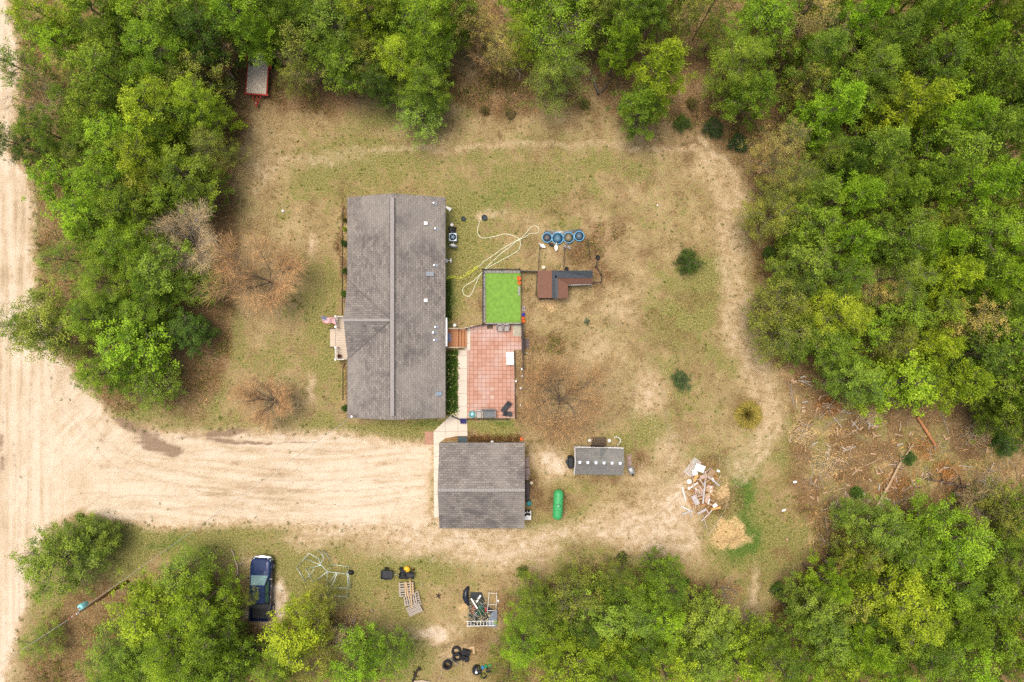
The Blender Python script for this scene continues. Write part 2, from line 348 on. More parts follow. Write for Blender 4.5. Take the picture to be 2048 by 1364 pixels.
def attr(nm):
    q = n.new('ShaderNodeAttribute'); q.attribute_name = nm
    s = n.new('ShaderNodeSeparateColor'); t.links.new(q.outputs['Color'], s.inputs[0])
    return s.outputs[0], s.outputs[1], s.outputs[2], q.outputs['Alpha']
sand, green, litter, mud = attr('ma'); org, lush, strk, rut = attr('mb')
pos = n.new('ShaderNodeNewGeometry').outputs['Position']
cn = lambda sc, de, ro, lo=.34, hi=.66: maprange(t, noise(t, pos, sc, de, ro), lo, hi, 0, 1, False)
nf = cn(6.5, 3, .7); nm_ = cn(1.5, 5, .7); nl = cn(.4, 5, .65); nx_ = cn(13, 1, .6, .25, .75)
grain = mth(t, 'ADD', mth(t, 'MULTIPLY', nf, .55), mth(t, 'MULTIPLY', nx_, .45))
def msk(a, k=1.0, w=.16, c=.5):
    v = mth(t, 'ADD', a, mth(t, 'MULTIPLY', mth(t, 'SUBTRACT', mth(t, 'ADD', mth(t, 'MULTIPLY', nm_, .55), mth(t, 'MULTIPLY', grain, .45)), .5), k))
    return maprange(t, v, c - w, c + w)
cdry = ramp(t, mth(t, 'ADD', mth(t, 'MULTIPLY', grain, .5), mth(t, 'ADD', mth(t, 'MULTIPLY', nl, .25), mth(t, 'MULTIPLY', nm_, .25))), [(.1, (.075, .05, .02)), (.3, (.20, .142, .062)), (.5, (.33, .242, .115)), (.7, (.445, .337, .182)), (.92, (.60, .475, .30))])
cgr = ramp(t, grain, [(.1, (.06, .07, .015)), (.45, (.20, .19, .055)), (.9, (.38, .33, .13))])
clu = ramp(t, grain, [(.1, (.022, .055, .008)), (.5, (.07, .14, .02)), (.9, (.17, .25, .05))])
cli = ramp(t, mth(t, 'ADD', mth(t, 'MULTIPLY', grain, .75), mth(t, 'MULTIPLY', nl, .25)), [(.12, (.04, .022, .01)), (.4, (.135, .08, .038)), (.65, (.26, .165, .082)), (.9, (.43, .315, .19))])
isl = maprange(t, strk, 0, 1, 0, 1, False)
csa = ramp(t, mth(t, 'ADD', mth(t, 'MULTIPLY', grain, .18), mth(t, 'MULTIPLY', isl, .82)), [(.15, (.37, .27, .17)), (.36, (.53, .415, .28)), (.6, (.63, .515, .38)), (.9, (.67, .57, .44))])
cta = ramp(t, mth(t, 'ADD', mth(t, 'MULTIPLY', grain, .5), mth(t, 'MULTIPLY', nm_, .5)), [(.15, (.33, .225, .115)), (.5, (.50, .37, .22)), (.85, (.61, .475, .32))])
cmu = ramp(t, grain, [(.1, (.16, .10, .065)), (.9, (.30, .21, .14))])
cor = ramp(t, grain, [(.1, (.36, .21, .085)), (.5, (.60, .40, .19)), (.9, (.74, .56, .32))])
c = mix(t, msk(green, .95, .2, .50), cdry, cgr)
c = mix(t, mth(t, 'MULTIPLY', msk(lush, .9, .34, .5), .92), c, clu)
c = mix(t, mth(t, 'MULTIPLY', msk(litter, .6, .34, .5), .9), c, cli)
c = mix(t, msk(sand, .35, .36, .5), c, mix(t, msk(sand, .5, .2, .78), cta, csa))
c = mix(t, mth(t, 'MULTIPLY', msk(org, .9, .38, .62), .85), c, cor)
c = mix(t, mth(t, 'MULTIPLY', msk(mud, .8, .35, .55), .85), c, cmu)
c = mix(t, mth(t, 'MULTIPLY', mth(t, 'MULTIPLY', rut, nm_), .7), c, (.27, .19, .11))
# scattered dark weeds and pale straw flecks
vo = n.new('ShaderNodeTexVoronoi'); vo.inputs['Scale'].default_value = 1.6; t.links.new(pos, vo.inputs['Vector'])
spots = mth(t, 'MULTIPLY', maprange(t, vo.outputs['Distance'], .24, .10), mth(t, 'SUBTRACT', 1.0, maprange(t, sand, .5, .85)))
c = mix(t, mth(t, 'MULTIPLY', mth(t, 'MULTIPLY', spots, maprange(t, nl, .3, .7)), .8), c, (.075, .09, .022))
t.links.new(c, b.inputs['Base Color']); b.inputs['Roughness'].default_value = .95; b.inputs['Specular IOR Level'].default_value = .1
bp = n.new('ShaderNodeBump'); bp.inputs['Strength'].default_value = .55; bp.inputs['Distance'].default_value = .05
t.links.new(grain, bp.inputs['Height']); t.links.new(bp.outputs[0], b.inputs['Normal'])
tag(obj('ground', gm), kind='structure')
def mask_at(px, py):
    return masks(np.asarray(px, float), np.asarray(py, float))

# ---------------------------------------------------------------- foliage material
def leafmat(name, gloss=.5, trans=.22):
    m, t, n, b = nt(name)
    oi = n.new('ShaderNodeObjectInfo'); at = n.new('ShaderNodeAttribute'); at.attribute_name = 'tone'
    lo = mix(t, 1.0, oi.outputs['Color'], (.45, .55, .50), 'MULTIPLY'); hi = mix(t, 1.0, oi.outputs['Color'], (2.7, 2.15, 1.15), 'MULTIPLY')
    c = mix(t, at.outputs['Fac'], lo, hi)
    t.links.new(c, b.inputs['Base Color']); b.inputs['Roughness'].default_value = gloss; b.inputs['Specular IOR Level'].default_value = .25
    tr = n.new('ShaderNodeBsdfTranslucent'); t.links.new(mix(t, 1.0, c, (1.1, 1.25, .7), 'MULTIPLY'), tr.inputs[0])
    ms = n.new('ShaderNodeMixShader'); ms.inputs[0].default_value = trans
    t.links.new(b.outputs[0], ms.inputs[1]); t.links.new(tr.outputs[0], ms.inputs[2])
    t.links.new(ms.outputs[0], n['Material Output'].inputs[0])
    return m
LEAF = leafmat('leaves'); TWIG = leafmat('twigs', .9, 0.0)
BARK = mat('bark', (.16, .125, .095), .95, var=.4, scale=6, bump=.5, stretch=(3, 3, .6))
GREYBARK = mat('grey_bark', (.33, .27, .21), .95, var=.35, scale=8, bump=.4)
TONE = {'g': (.14, .24, .03), 'b': (.175, .315, .028), 'y': (.225, .335, .03), 'o': (.185, .24, .055), 'd': (.07, .14, .024), 'k': (.33, .31, .14),
        's': (.075, .16, .065), 'm': (.165, .27, .05)}
TNAME = {'g': 'mid green', 'b': 'bright green', 'y': 'yellow-green', 'o': 'olive green', 'd': 'dark green', 'k': 'khaki', 's': 'bluish green', 'm': 'soft green'}

# ---------------------------------------------------------------- trees
def crown_arrays(kind, seed, Rr=3.0, Hh=11.0):
    npr = np.random.RandomState(seed); rd = random.Random(seed)
    mb = MB()
    z0 = Hh * {'pine': .24, 'leaf': .17, 'thin': .16, 'bush': .04}[kind]
    lean = Vector((rd.uniform(-.3, .3), rd.uniform(-.3, .3), 0))
    top = Vector((0, 0, Hh * .93)) + lean
    tr = [Vector((0, 0, 0)), Vector((0, 0, Hh * .3)) + lean * .2, Vector((0, 0, Hh * .65)) + lean * .6, top]
    r0 = {'pine': .15, 'leaf': .15, 'thin': .10, 'bush': .08}[kind]
    mb.tube(tr, [r0 * 1.25, r0, r0 * .6, r0 * .18], 7)
    def on_trunk(z):
        f = min(1, z / (Hh * .93)); return Vector((lean.x * f * f, lean.y * f * f, z))
    cl = []; cr = []; ct = []
    nl = {'pine': 30, 'leaf': 25, 'thin': 22, 'bush': 26}[kind]
    for i in range(nl):
        f = (i + .5) / nl
        if kind == 'pine':
            z = z0 + (Hh - z0) * f ** .8; Rz = Rr * (1 - ((z - z0) / (Hh - z0)) ** 1.6) ** .75 * rd.uniform(.7, 1.05); up = .12 + .35 * f
        else:
            z = z0 + (Hh - z0) * f; e = (z - z0) / (Hh - z0); Rz = Rr * math.sqrt(max(0, 1 - (2 * e - .85) ** 2 / 1.35)) * rd.uniform(.55, 1.05); up = .3
        a = i * 2.4 + rd.uniform(-.5, .5)
        tip = on_trunk(z) + Vector((math.cos(a) * Rz, math.sin(a) * Rz, up * Rz * .5))
        st = on_trunk(max(Hh * .12, z - Rz * (.25 if kind == 'pine' else .75)))
        midp = (st + tip) / 2 + Vector((0, 0, -.1 * Rz if kind == 'pine' else .12 * Rz))
        mb.tube([st, midp, tip], [.055 * r0 / .15, .035, .012], 4, False)
        nc = {'pine': 9, 'leaf': 12, 'thin': 9, 'bush': 8}[kind]
        nc = max(3, int(nc * (.45 + .8 * Rz / Rr)))
        spread = {'pine': .55, 'leaf': .85, 'thin': .85, 'bush': .25}[kind] * (.5 + .5 * Rz / Rr)
        lt = rd.uniform(0, 1)
        for k in range(nc):
            g = rd.uniform(.4, 1.08) if kind == 'pine' else rd.uniform(.55, 1.08)
            base = st.lerp(tip, g); o = Vector((rd.gauss(0, spread), rd.gauss(0, spread), rd.gauss(0, spread * .42)))
            o -= (tip - st).normalized() * o.dot((tip - st).normalized()) * .3
            p = base + o
            mb.tube([st.lerp(tip, g * .85), base.lerp(p, .5) - Vector((0, 0, .08)), p], [.02, .013, .006], 3, False)
            cl.append(p); cr.append(rd.uniform(.8, 1.25)); ct.append(min(1, max(0, .5 * lt + .5 * rd.random())))
    cl = np.array([tuple(p) for p in cl]); cr = np.array(cr); ct = np.array(ct)
    Vs, Fs, Ts, k0 = [], [], [], 0
    if kind == 'pine':
        m_ = 60; cc = np.repeat(cl, m_, 0); rr = np.repeat(cr, m_)
        # each tuft: short needle sprays pointing up and out from several twig tips
        off = npr.normal(size=(len(cc), 3)) * [.13, .13, .10] * rr[:, None]
        d = npr.normal(size=(len(cc), 3)) * [.8, .8, .45] + off * 3.0 + [0, 0, .45]; d /= np.linalg.norm(d, axis=1)[:, None]
        Lh = npr.uniform(.14, .27, len(cc)) * rr
        v, f = stretch_quads(cc + off, d * Lh[:, None], npr.uniform(.022, .045, len(cc)), npr)
    else:
        dv = [1.0, .72, 1.3, .85, 1.15, .95][seed % 6]
        m_ = int({'leaf': 54, 'thin': 50, 'bush': 40}[kind] / dv ** 1.4); sz = dv * {'leaf': .078, 'thin': .066, 'bush': .035}[kind]; sp = {'leaf': .215, 'thin': .25, 'bush': .10}[kind]
        cc = np.repeat(cl, m_, 0); rr = np.repeat(cr, m_)
        off = npr.normal(size=(len(cc), 3)) * [sp, sp, sp * .5] * rr[:, None]
        nr = npr.normal(size=(len(cc), 3)) * .62 + [0, 0, .9]; nr /= np.linalg.norm(nr, axis=1)[:, None]
        s_ = npr.uniform(.6, 1.35, len(cc)) * sz
        v, f = leaf_quads(cc + off, nr, s_, s_ * .62, npr)
    tone = np.clip(np.repeat(ct, m_) * .85 + npr.rand(len(cc)) * .3 - .08, 0, 1)
    return mb, v, f, tone
VAR = {}
def variants(kind):
    if kind not in VAR:
        L = []
        for s in range({'pine': 6, 'leaf': 6, 'thin': 4, 'bush': 3}[kind]):
            mb, v, f, tone = crown_arrays(kind, 100 * len(VAR) + s * 7 + 3, *((1.0, 1.6) if kind == 'bush' else (3.0, 11.0)))
            me = bpy.data.meshes.new('trunk'); me.from_pydata(mb.v, [], mb.f); me.update(); me.materials.append(BARK)
            L.append((me, arr_mesh('crown', v, f, LEAF, tone)))
        VAR[kind] = L
    return VAR[kind]
def area(px, py):
    if px < 480 and py < 900: return 'left roadside wood'
    if py > 1030 and px < 480: return 'lower left grove'
    if py > 1150 and px < 960: return 'bottom edge grove'
    if py > 1080 and px < 1600: return 'bottom middle wood'
    if px > 1440 and py > 980: return 'lower right wood'
    if px > 1440 and py > 420: return 'right hand wood'
    if px > 1400: return 'upper right wood'
    return 'top edge wood'
def plant(px, py, rpx, h, kind, tn, label=None, zc=None, col=None):
    vs = variants(kind); tm, cm = vs[rng.randrange(len(vs))]
    zc = h * .62 if zc is None else zc
    nm = {'pine': 'pine_tree', 'leaf': 'broadleaf_tree', 'thin': 'slender_tree', 'bush': 'shrub'}[kind]
    kn = {'pine': 'pine', 'leaf': 'broadleaf tree', 'thin': 'slender tree', 'bush': 'shrub'}[kind]
    if not label: label = '%s %s in the %s, crown %d%% across and %d%% down' % (TNAME[tn], kn, area(px, py), round(px / 20.48), round(py / 13.64))
    o = thing(nm, label, 'shrub' if kind == 'bush' else 'tree', px, py, 0, rng.uniform(0, 6.28), group='shrubs' if kind == 'bush' else 'trees of the ' + area(px, py), pz=zc)
    r = rpx * (CAMH - zc) / FPX; r0, h0 = (1.0, 1.6) if kind == 'bush' else (3.0, 11.0)
    k = .90 if kind != 'bush' else .8
    o.scale = (r / r0 * k, r / r0 * k, h / h0)
    obj('trunk', tm, o); cr = obj('crown', cm, o)
    cc = col or TONE[tn]; j = rng.uniform(.88, 1.12); cr.color = (cc[0] * j * rng.uniform(.93, 1.07), cc[1] * j, cc[2] * j, 1)
    return o
# px py radius height kind tone  (crown centre as seen)
TREES = """
1523 59 58 11 leaf b|1480 130 62 11 leaf g|1500 190 62 10 pine g|1600 30 60 12 thin k|1640 110 62 12 pine m|1720 40 62 13 pine b|1775 88 62 13 pine m|1832 45 50 13 pine m|1720 155 62 12 leaf g
1900 32 68 14 pine b|1930 100 52 13 pine b|1868 128 60 12 leaf g|1975 145 58 13 leaf g|2025 55 58 14 pine g|2040 190 55 13 pine m|1670 220 76 13 pine b|1742 300 62 13 pine m|1820 212 78 13 pine y|1905 240 64 13 pine b
1880 315 62 13 leaf g|1990 265 66 13 pine m|1612 168 40 10 thin o|1560 295 50 10 thin k|1572 365 56 10 thin o|1622 395 60 11 pine m|1702 392 62 12 pine b|1785 395 62 12 pine g|1850 362 66 13 pine g|1955 370 74 14 pine b|2032 352 42 11 pine s|2032 440 55 13 pine g
1540 432 52 10 thin o|1620 452 52 11 leaf g|1700 488 66 12 pine b|1605 528 54 11 leaf m|1680 560 56 11 leaf g|1790 470 62 12 leaf g|1855 492 60 12 pine b|1955 465 66 13 leaf b|2015 515 55 13 pine b|1798 552 55 12 thin m|1886 552 66 13 pine y
1980 555 66 13 pine b|1760 588 42 9 thin k|2002 615 52 13 pine m|1790 625 52 10 leaf g|1862 622 50 10 leaf g|1930 640 54 11 thin k|1557 608 56 10 thin o|1562 668 58 9 thin o|1665 632 64 12 leaf y|1640 690 52 9 leaf g|1782 682 48 10 thin o|1850 697 64 12 pine y
1938 708 58 11 leaf d|2022 690 62 13 leaf g|1788 765 66 11 leaf b|1712 762 52 10 leaf m|1905 765 70 12 pine y|2000 772 60 11 leaf g|2035 835 45 10 leaf g|1940 540 42 11 leaf d
1745 1050 56 11 leaf m|1800 1088 56 11 leaf g|1894 1068 70 12 leaf b|1985 1035 46 9 thin o|2025 1010 50 9 thin o|2005 1110 55 11 leaf g|1722 1105 42 9 thin o|1772 1172 70 12 leaf y|1815 1225 66 12 leaf y|1872 1150 62 11 leaf b
1950 1172 64 11 leaf g|2022 1175 54 12 leaf g|1690 1195 50 9 thin o|1902 1232 64 12 pine g|1632 1212 55 10 leaf m|1645 1272 50 10 leaf m|1712 1288 68 12 pine b|1830 1290 60 12 leaf g|1900 1305 62 12 leaf b|1965 1262 54 11 leaf g|2022 1290 55 12 leaf b
1540 1315 62 11 leaf g|1600 1345 45 11 leaf b|1705 1350 62 12 leaf y|1860 1352 55 13 leaf m|1990 1350 50 12 thin o|1770 1340 50 11 leaf b|1950 1110 45 9 leaf g
1150 1190 58 9 thin o|1240 1155 44 7 thin o|1326 1160 46 10 leaf g|1205 1222 54 10 leaf m|1272 1222 52 10 leaf m|1322 1225 48 11 leaf b|1062 1195 46 9 thin g|1048 1278 52 10 leaf b|1118 1262 44 10 leaf y|1140 1325 68 12 leaf y|1200 1285 48 10 leaf y
1296 1280 50 10 leaf g|1222 1342 50 11 leaf b|1322 1330 62 12 leaf y|1412 1240 60 9 leaf m|1412 1305 50 10 leaf m|1470 1320 58 11 leaf b|1018 1340 50 10 thin o|1080 1230 40 9 leaf m
372 1140 52 8 thin m|310 1215 76 10 leaf y|408 1203 54 10 leaf b|352 1285 68 11 leaf b|428 1272 48 10 leaf g|222 1290 52 8 thin m|262 1342 56 9 leaf g|390 1345 58 10 leaf b|592 1268 62 10 leaf y|632 1215 42 7 thin o|552 1342 50 9 leaf g
712 1330 60 10 leaf b|785 1312 46 8 thin g|640 1325 48 8 thin o|470 1340 45 9 leaf g|320 1350 45 9 leaf m
100 35 58 10 leaf y|205 35 58 12 leaf g|290 25 62 12 leaf b|355 62 55 12 leaf g|245 88 50 10 leaf g|130 95 48 9 leaf b|32 130 50 9 thin g|150 140 36 9 thin k|222 158 64 12 leaf g|322 105 64 12 leaf b|405 75 55 11 leaf d|402 150 52 9 thin o
310 220 60 11 leaf y|402 212 46 11 leaf y|180 222 56 11 leaf g|42 290 42 9 leaf d|105 270 52 11 leaf g|248 290 58 11 leaf b|295 325 58 11 leaf y|382 350 62 9 leaf g|130 372 50 10 leaf b|222 375 56 11 leaf b|425 290 46 8 thin o
180 438 58 10 leaf b|262 420 50 10 leaf g|135 518 46 8 thin m|258 488 58 10 leaf b|337 540 54 10 leaf m|222 565 56 10 leaf g|190 640 52 9 leaf g|285 620 52 8 leaf g|262 700 66 9 leaf b|215 745 50 9 leaf g|305 770 54 6 thin g|345 400 40 8 leaf g|62 650 42 11 thin g|400 570 46 7 thin g|60 60 30 8 thin m
492 46 56 12 leaf b|528 72 34 10 leaf b|572 18 48 12 leaf g|602 95 50 9 thin o|674 62 60 12 leaf m|732 20 52 13 leaf y|688 128 52 9 leaf g|790 28 50 12 leaf g|852 62 64 12 leaf b|912 18 46 13 leaf g|802 132 52 10 leaf y|758 168 38 8 leaf d|858 172 48 9 leaf g|840 225 56 5 thin m|450 20 42 11 leaf g
590 155 34 6 thin o|640 20 45 12 leaf g|950 38 48 11 thin k|1002 98 38 9 thin k|1040 80 40 10 thin y|1116 60 80 12 thin b|1112 145 66 9 thin m|1240 92 52 11 pine b|1318 140 80 13 pine y|1288 215 64 8 pine g|1250 28 52 12 leaf g|1305 18 52 13 pine m|1200 30 40 11 leaf o|1372 20 42 11 thin o|1425 12 42 11 thin o|1055 12 44 12 thin b|1430 70 36 6 thin g
"""
HAND = {(1318, 140): 'big tufted yellow-green pine standing out into the yard at the top middle', (1288, 215): 'low green pine limbs below the big tufted pine at top middle', (1116, 60): 'tall airy bright green tree with pale branches left of the big tufted pine',
        (2032, 352): 'small bluish spruce-like pine at the right edge among green pines', (840, 225): 'low pale green sapling reaching into the yard above the house', (496, 50): 'bright green tree hanging over the top end of the red trailer',
        (310, 1215): 'largest yellow-green tree left of the navy pickup truck', (408, 1203): 'bright green tree just left of the navy pickup truck bed', (592, 1268): 'feathery yellow-green tree right below the navy pickup truck', (632, 1215): 'small thin olive tree between pickup truck and metal tube frames',
        (62, 650): 'slender tree leaning farthest out over the sandy road on the left', (1326, 1160): 'dark leafy tree at the upper right corner of bottom middle wood', (950, 38): 'khaki budding tree at top edge with bare grey stems below', (1002, 98): 'small khaki tree just right of the khaki budding tree at top edge',
        (1905, 765): 'yellow-green pine overhanging the upper end of the orange log', (32, 130): 'dark thin tree leaning over the road near the upper left corner', (42, 290): 'dark green tree leaning over the road at the left edge'}
for line in TREES.strip().splitlines():
    for e in line.split('|'):
        x, y, r, h, k, tn = e.split(); x, y = int(x), int(y)
        plant(x, y, float(r), float(h), k, tn, HAND.get((x, y)))
plant(92, 645, 78, 9, 'leaf', 'm', 'wide loose-leaved tree reaching over the sandy road at the left', zc=6, col=(.16, .23, .05))
plant(125, 1118, 78, 7, 'leaf', 'g', 'spreading green tree between sandy road and utility pole, lower left', zc=4, col=(.135, .22, .035))
plant(195, 1080, 46, 4, 'leaf', 'd', 'low dark tree touching the right side of the roadside spreading tree', zc=2.4, col=(.13, .20, .035))
plant(372, 662, 46, 5, 'leaf', 'd', 'round dark green tree on the lawn side of the left wood', zc=3.2, col=(.065, .135, .022))
plant(75, 1290, 40, 4, 'thin', 'm', 'pale wispy young tree beside the road near the lower left corner', zc=3)
plant(500, 1194, 19, 3.6, 'thin', 'o', 'wispy sapling overlapping the left side of the pickup truck bed', zc=2.8)
# smaller trees filling the gaps between the big crowns
WOODS = [[(1560, -10), (2048, -10), (2048, 840), (1900, 830), (1720, 800), (1640, 720), (1540, 680), (1560, 560), (1620, 480), (1560, 380), (1580, 260)], [(1640, 1110), (1760, 1030), (1900, 1060), (2048, 1070), (2048, 1364), (1560, 1364), (1580, 1290)],
         [(1060, 1220), (1200, 1180), (1320, 1180), (1340, 1300), (1500, 1330), (1500, 1364), (1030, 1364)], [(90, -10), (440, -10), (420, 120), (440, 300), (380, 400), (180, 420), (110, 330), (150, 200)], [(460, -10), (980, -10), (900, 120), (760, 160), (560, 100), (480, 70)],
         [(150, 440), (290, 430), (390, 560), (350, 640), (240, 760), (190, 720), (150, 560)], [(1010, -10), (1500, -10), (1440, 60), (1230, 60), (1040, 60)], [(240, 1280), (460, 1280), (470, 1364), (200, 1364)]]
taken = [(int(q.split()[0]), int(q.split()[1]), float(q.split()[2])) for l_ in TREES.strip().splitlines() for q in l_.split('|')]
fr_ = random.Random(41); nf_ = 0
for _ in range(6000):
    if nf_ >= 92: break
    W_ = WOODS[fr_.choice([0, 0, 0, 0, 1, 1, 2, 3, 3, 4, 5, 7])]; px = fr_.uniform(min(p[0] for p in W_), max(p[0] for p in W_)); py = fr_.uniform(max(8, min(p[1] for p in W_)), min(1356, max(p[1] for p in W_)))
    if float(sdf(np.array([px]), np.array([py]), W_)[0]) < 6: continue
    if any(math.hypot(px - a, py - b_) < .62 * c_ for a, b_, c_ in taken): continue
    taken.append((px, py, 46)); nf_ += 1
    plant(px, py, fr_.uniform(34, 50), fr_.uniform(6.5, 9.5), fr_.choice(['leaf', 'pine', 'leaf', 'thin']), fr_.choice('ggdmobg'))
# crowns cut by the top and right edges of the photo
edge = [(x_, -22) for x_ in range(330, 2060, 72)] + [(2062, y_) for y_ in range(30, 860, 74)] + [(2062, y_) for y_ in range(1040, 1364, 74)]
for i_, (x_, y_) in enumerate(edge):
    if y_ < 0 and (920 < x_ < 1000 or 1370 < x_ < 1520): continue
    kd = 'pine' if x_ > 1600 and y_ < 700 else 'leaf'; tn = fr_.choice('gbgmg'); ex = x_ + fr_.uniform(-10, 10); ey = y_ + fr_.uniform(-10, 10)
    plant(ex, ey, 54, fr_.uniform(10, 13), kd, tn, '%s %s cut by the %s edge of the photo, %d%% %s' % (TNAME[tn], 'pine' if kd == 'pine' else 'broadleaf tree', 'top' if y_ < 0 else 'right', round(ex / 20.48) if y_ < 0 else round(ey / 13.64), 'across' if y_ < 0 else 'down'))['group'] = 'trees cut by the photo edge'
# bushes
def bush(px, py, rpx, h, tn, label, col=None): plant(px, py, rpx, h, 'bush', tn, label, zc=h * .5, col=col)
bush(1377, 522, 31, 2.4, 'd', 'large round dark evergreen shrub alone in the right yard', (.05, .105, .025))
bush(1363, 759, 22, 1.7, 's', 'smaller round bluish evergreen shrub below the large dark one', (.075, .15, .075))
bush(970, 222, 11, .7, 'd', 'small dark shrub at the top of yard, left of its pair', (.10, .10, .04))
bush(1020, 226, 14, .7, 'd', 'small dark shrub at the top of yard, right of its pair', (.13, .115, .06))
bush(1168, 208, 14, .8, 'g', 'small green shrub below the fork of the leaning trunk', (.14, .16, .05))
bush(1428, 256, 26, 1.2, 'd', 'dark low evergreen shrub at top right corner of yard', (.03, .07, .02))
bush(1478, 286, 24, 1.0, 'd', 'dark creeping evergreen right of the other at yard corner', (.03, .07, .02))
bush(1365, 245, 20, 1.2, 'd', 'dark shrub beneath the right side of big tufted pine', (.05, .10, .02))
bush(1715, 985, 15, .9, 'g', 'small bright green seedling pine among the cut logs', (.08, .18, .03))
bush(1818, 918, 16, .9, 'd', 'dark green seedling beside the thin fallen trunk', (.05, .12, .025))
bush(2012, 885, 34, 1.2, 'd', 'wide dark green bush at right edge of the cut area', (.05, .12, .02))
bush(1556, 1180, 18, .8, 'd', 'low dark green bush in dry ground by lower right wood', (.05, .12, .02))
bush(1370, 1168, 12, 1.2, 'd', 'dark shrub at the right corner of bottom middle wood', (.04, .10, .02))
bush(1245, 1116, 14, .9, 'd', 'small dark shrub at top of bottom middle wood', (.05, .08, .03))
bush(1045, 1145, 14, .7, 'g', 'low green bush between junk heap and bottom middle wood', (.09, .14, .03))
bush(160, 1035, 12, .5, 'g', 'tiny green bush at the mouth of the sandy drive', (.08, .13, .03))
bush(1540, 505, 16, 1.6, 'd', 'dark green sapling at the edge of right hand wood', (.05, .13, .02))
bush(1520, 425, 12, 1.6, 'd', 'dark sapling left of the olive tree at wood edge', (.05, .12, .02))
bush(1385, 205, 14, 1.0, 'o', 'olive scrub beneath the right of the tufted pine', (.12, .13, .05))
for i, (y, r, col, l) in enumerate([(440, 6, (.10, .13, .03), 'topmost small shrub along the left wall of the house'), (458, 6, (.22, .36, .03), 'lime green little shrub along left wall of the house'),
        (486, 9, (.04, .10, .02), 'round dark shrub below the lime one by house wall'), (541, 8, (.05, .11, .02), 'dark shrub halfway down the left wall of the house'),
        (587, 9, (.06, .15, .02), 'last dark shrub before the front porch'), (816, 9, (.05, .13, .02), 'lone dark shrub at the lower left house corner')]):
    bush(690 if i in (0, 1, 3, 5) else 688, y, r, .9, 'd', l, col)
# fuzzy low mound shrub
def fuzzy(px, py, rpx, h, col, name, label):
    npr = np.random.RandomState(int(px)); N = 4200; rr = rpx / 21
    a = npr.rand(N) * 2 * PI; q = npr.rand(N) ** .8; p0 = np.stack([np.cos(a) * q * rr * .35, np.sin(a) * q * rr * .35, np.zeros(N)], 1)
    d = np.stack([np.cos(a) * q * rr * .75, np.sin(a) * q * rr * .75, h * (1 - q * .75) * npr.uniform(.6, 1.1, N)], 1) + npr.normal(size=(N, 3)) * .08
    v, f = stretch_quads(p0, d, npr.uniform(.012, .022, N), npr)
    o = thing(name, label, 'shrub', px, py); c_ = obj('stems', arr_mesh('stems', v, f, TWIG, npr.rand(N)), o); c_.color = col
    return o
fuzzy(1496, 830, 30, .9, (.27, .26, .09, 1), 'scrub_mound', 'fuzzy brown-green mound shrub inside the sandy loop on the right')
# bare trees
def bare(px, py, cpx, cpy, rpx, h, col, tcol, label, seed, name='bare_tree', dens=1.0, ntw=9):
    rd = random.Random(seed); zc = h * .62; bx, by = P(px, py); cx, cy = P(cpx, cpy, zc); L = Vector((cx - bx, cy - by, 0))
    Rr = rpx * (CAMH - zc) / FPX; mb = MB(); tips = []
    fork = Vector((L.x * .08, L.y * .08, h * .16)); mb.tube([(0, 0, 0), fork], [.17, .14], 7)
    n1 = 9
    for i in range(n1):
        a = 2 * PI * i / n1 + rd.uniform(-.3, .3); q = rd.uniform(.35, .75)
        e = Vector((L.x + math.cos(a) * Rr * q, L.y + math.sin(a) * Rr * q, h * rd.uniform(.55, .75)))
        m1 = fork.lerp(e, .5) + Vector((0, 0, -.1)) + Vector((rd.gauss(0, .2), rd.gauss(0, .2), 0))
        mb.tube([fork, m1, e], [.06, .034, .012], 5, False)
        for j in range(11):
            f = rd.uniform(.25, 1); s = (fork.lerp(m1, f * 2) if f < .5 else m1.lerp(e, f * 2 - 1))
            a2 = a + rd.gauss(0, .75); l2 = Rr * rd.uniform(.28, .6)
            e2 = s + Vector((math.cos(a2) * l2, math.sin(a2) * l2, l2 * rd.uniform(.25, .9)))
            mb.tube([s, s.lerp(e2, .5) + Vector((rd.gauss(0, .08), rd.gauss(0, .08), 0)), e2], [.016, .011, .006], 3, False)
            for k in range(int(7 * dens)):
                tips.append((s.lerp(e2, rd.uniform(.25, 1)), a2 + rd.gauss(0, .6), Rr * rd.uniform(.14, .34)))
    npr = np.random.RandomState(seed); p0 = np.array([tuple(q[0]) for q in tips]); aa = np.array([q[1] for q in tips]); ll = np.array([q[2] for q in tips])
    p0 = np.repeat(p0, ntw, 0); aa = np.repeat(aa, ntw) + npr.normal(size=len(p0)) * .6; ll = np.repeat(ll, ntw) * npr.uniform(.5, 1.15, len(p0))
    d = np.stack([np.cos(aa) * ll, np.sin(aa) * ll, ll * npr.uniform(.1, .9, len(p0))], 1)
    p0 = p0 + d * npr.uniform(0, .5, len(p0))[:, None]
    v, f = stretch_quads(p0, d, npr.uniform(.004, .009, len(p0)), npr)
    o = thing(name, label, 'tree', px, py)
    mb.build('trunk', tcol, o); c_ = obj('twigs', arr_mesh('twigs', v, f, TWIG, npr.rand(len(p0))), o); c_.color = col
    return o
LIMB = mat('brown_limb', (.15, .115, .09), .95, var=.3)
bare(1118, 797, 1118, 792, 92, 7.5, (.30, .22, .165, 1), LIMB, 'leafless tree with spreading reddish-brown twigs right of the patio', 1, dens=1.6, ntw=12)
bare(551, 567, 514, 548, 84, 8, (.34, .245, .185, 1), LIMB, 'leafless reddish twiggy tree on the left lawn, the larger and upper one', 2, dens=1.5, ntw=11)
bare(558, 800, 524, 798, 56, 6.5, (.33, .24, .185, 1), LIMB, 'leafless dark-limbed tree on the left lawn, the smaller and lower one', 3, dens=1.3, ntw=11)
GT = (.35, .32, .30, 1)
bare(412, 505, 376, 478, 68, 9, GT, mat('silver_bark', (.32, .29, .27), .9, var=.2), 'dead pale grey leafless tree against the left wood', 4, dens=2.0, ntw=9)
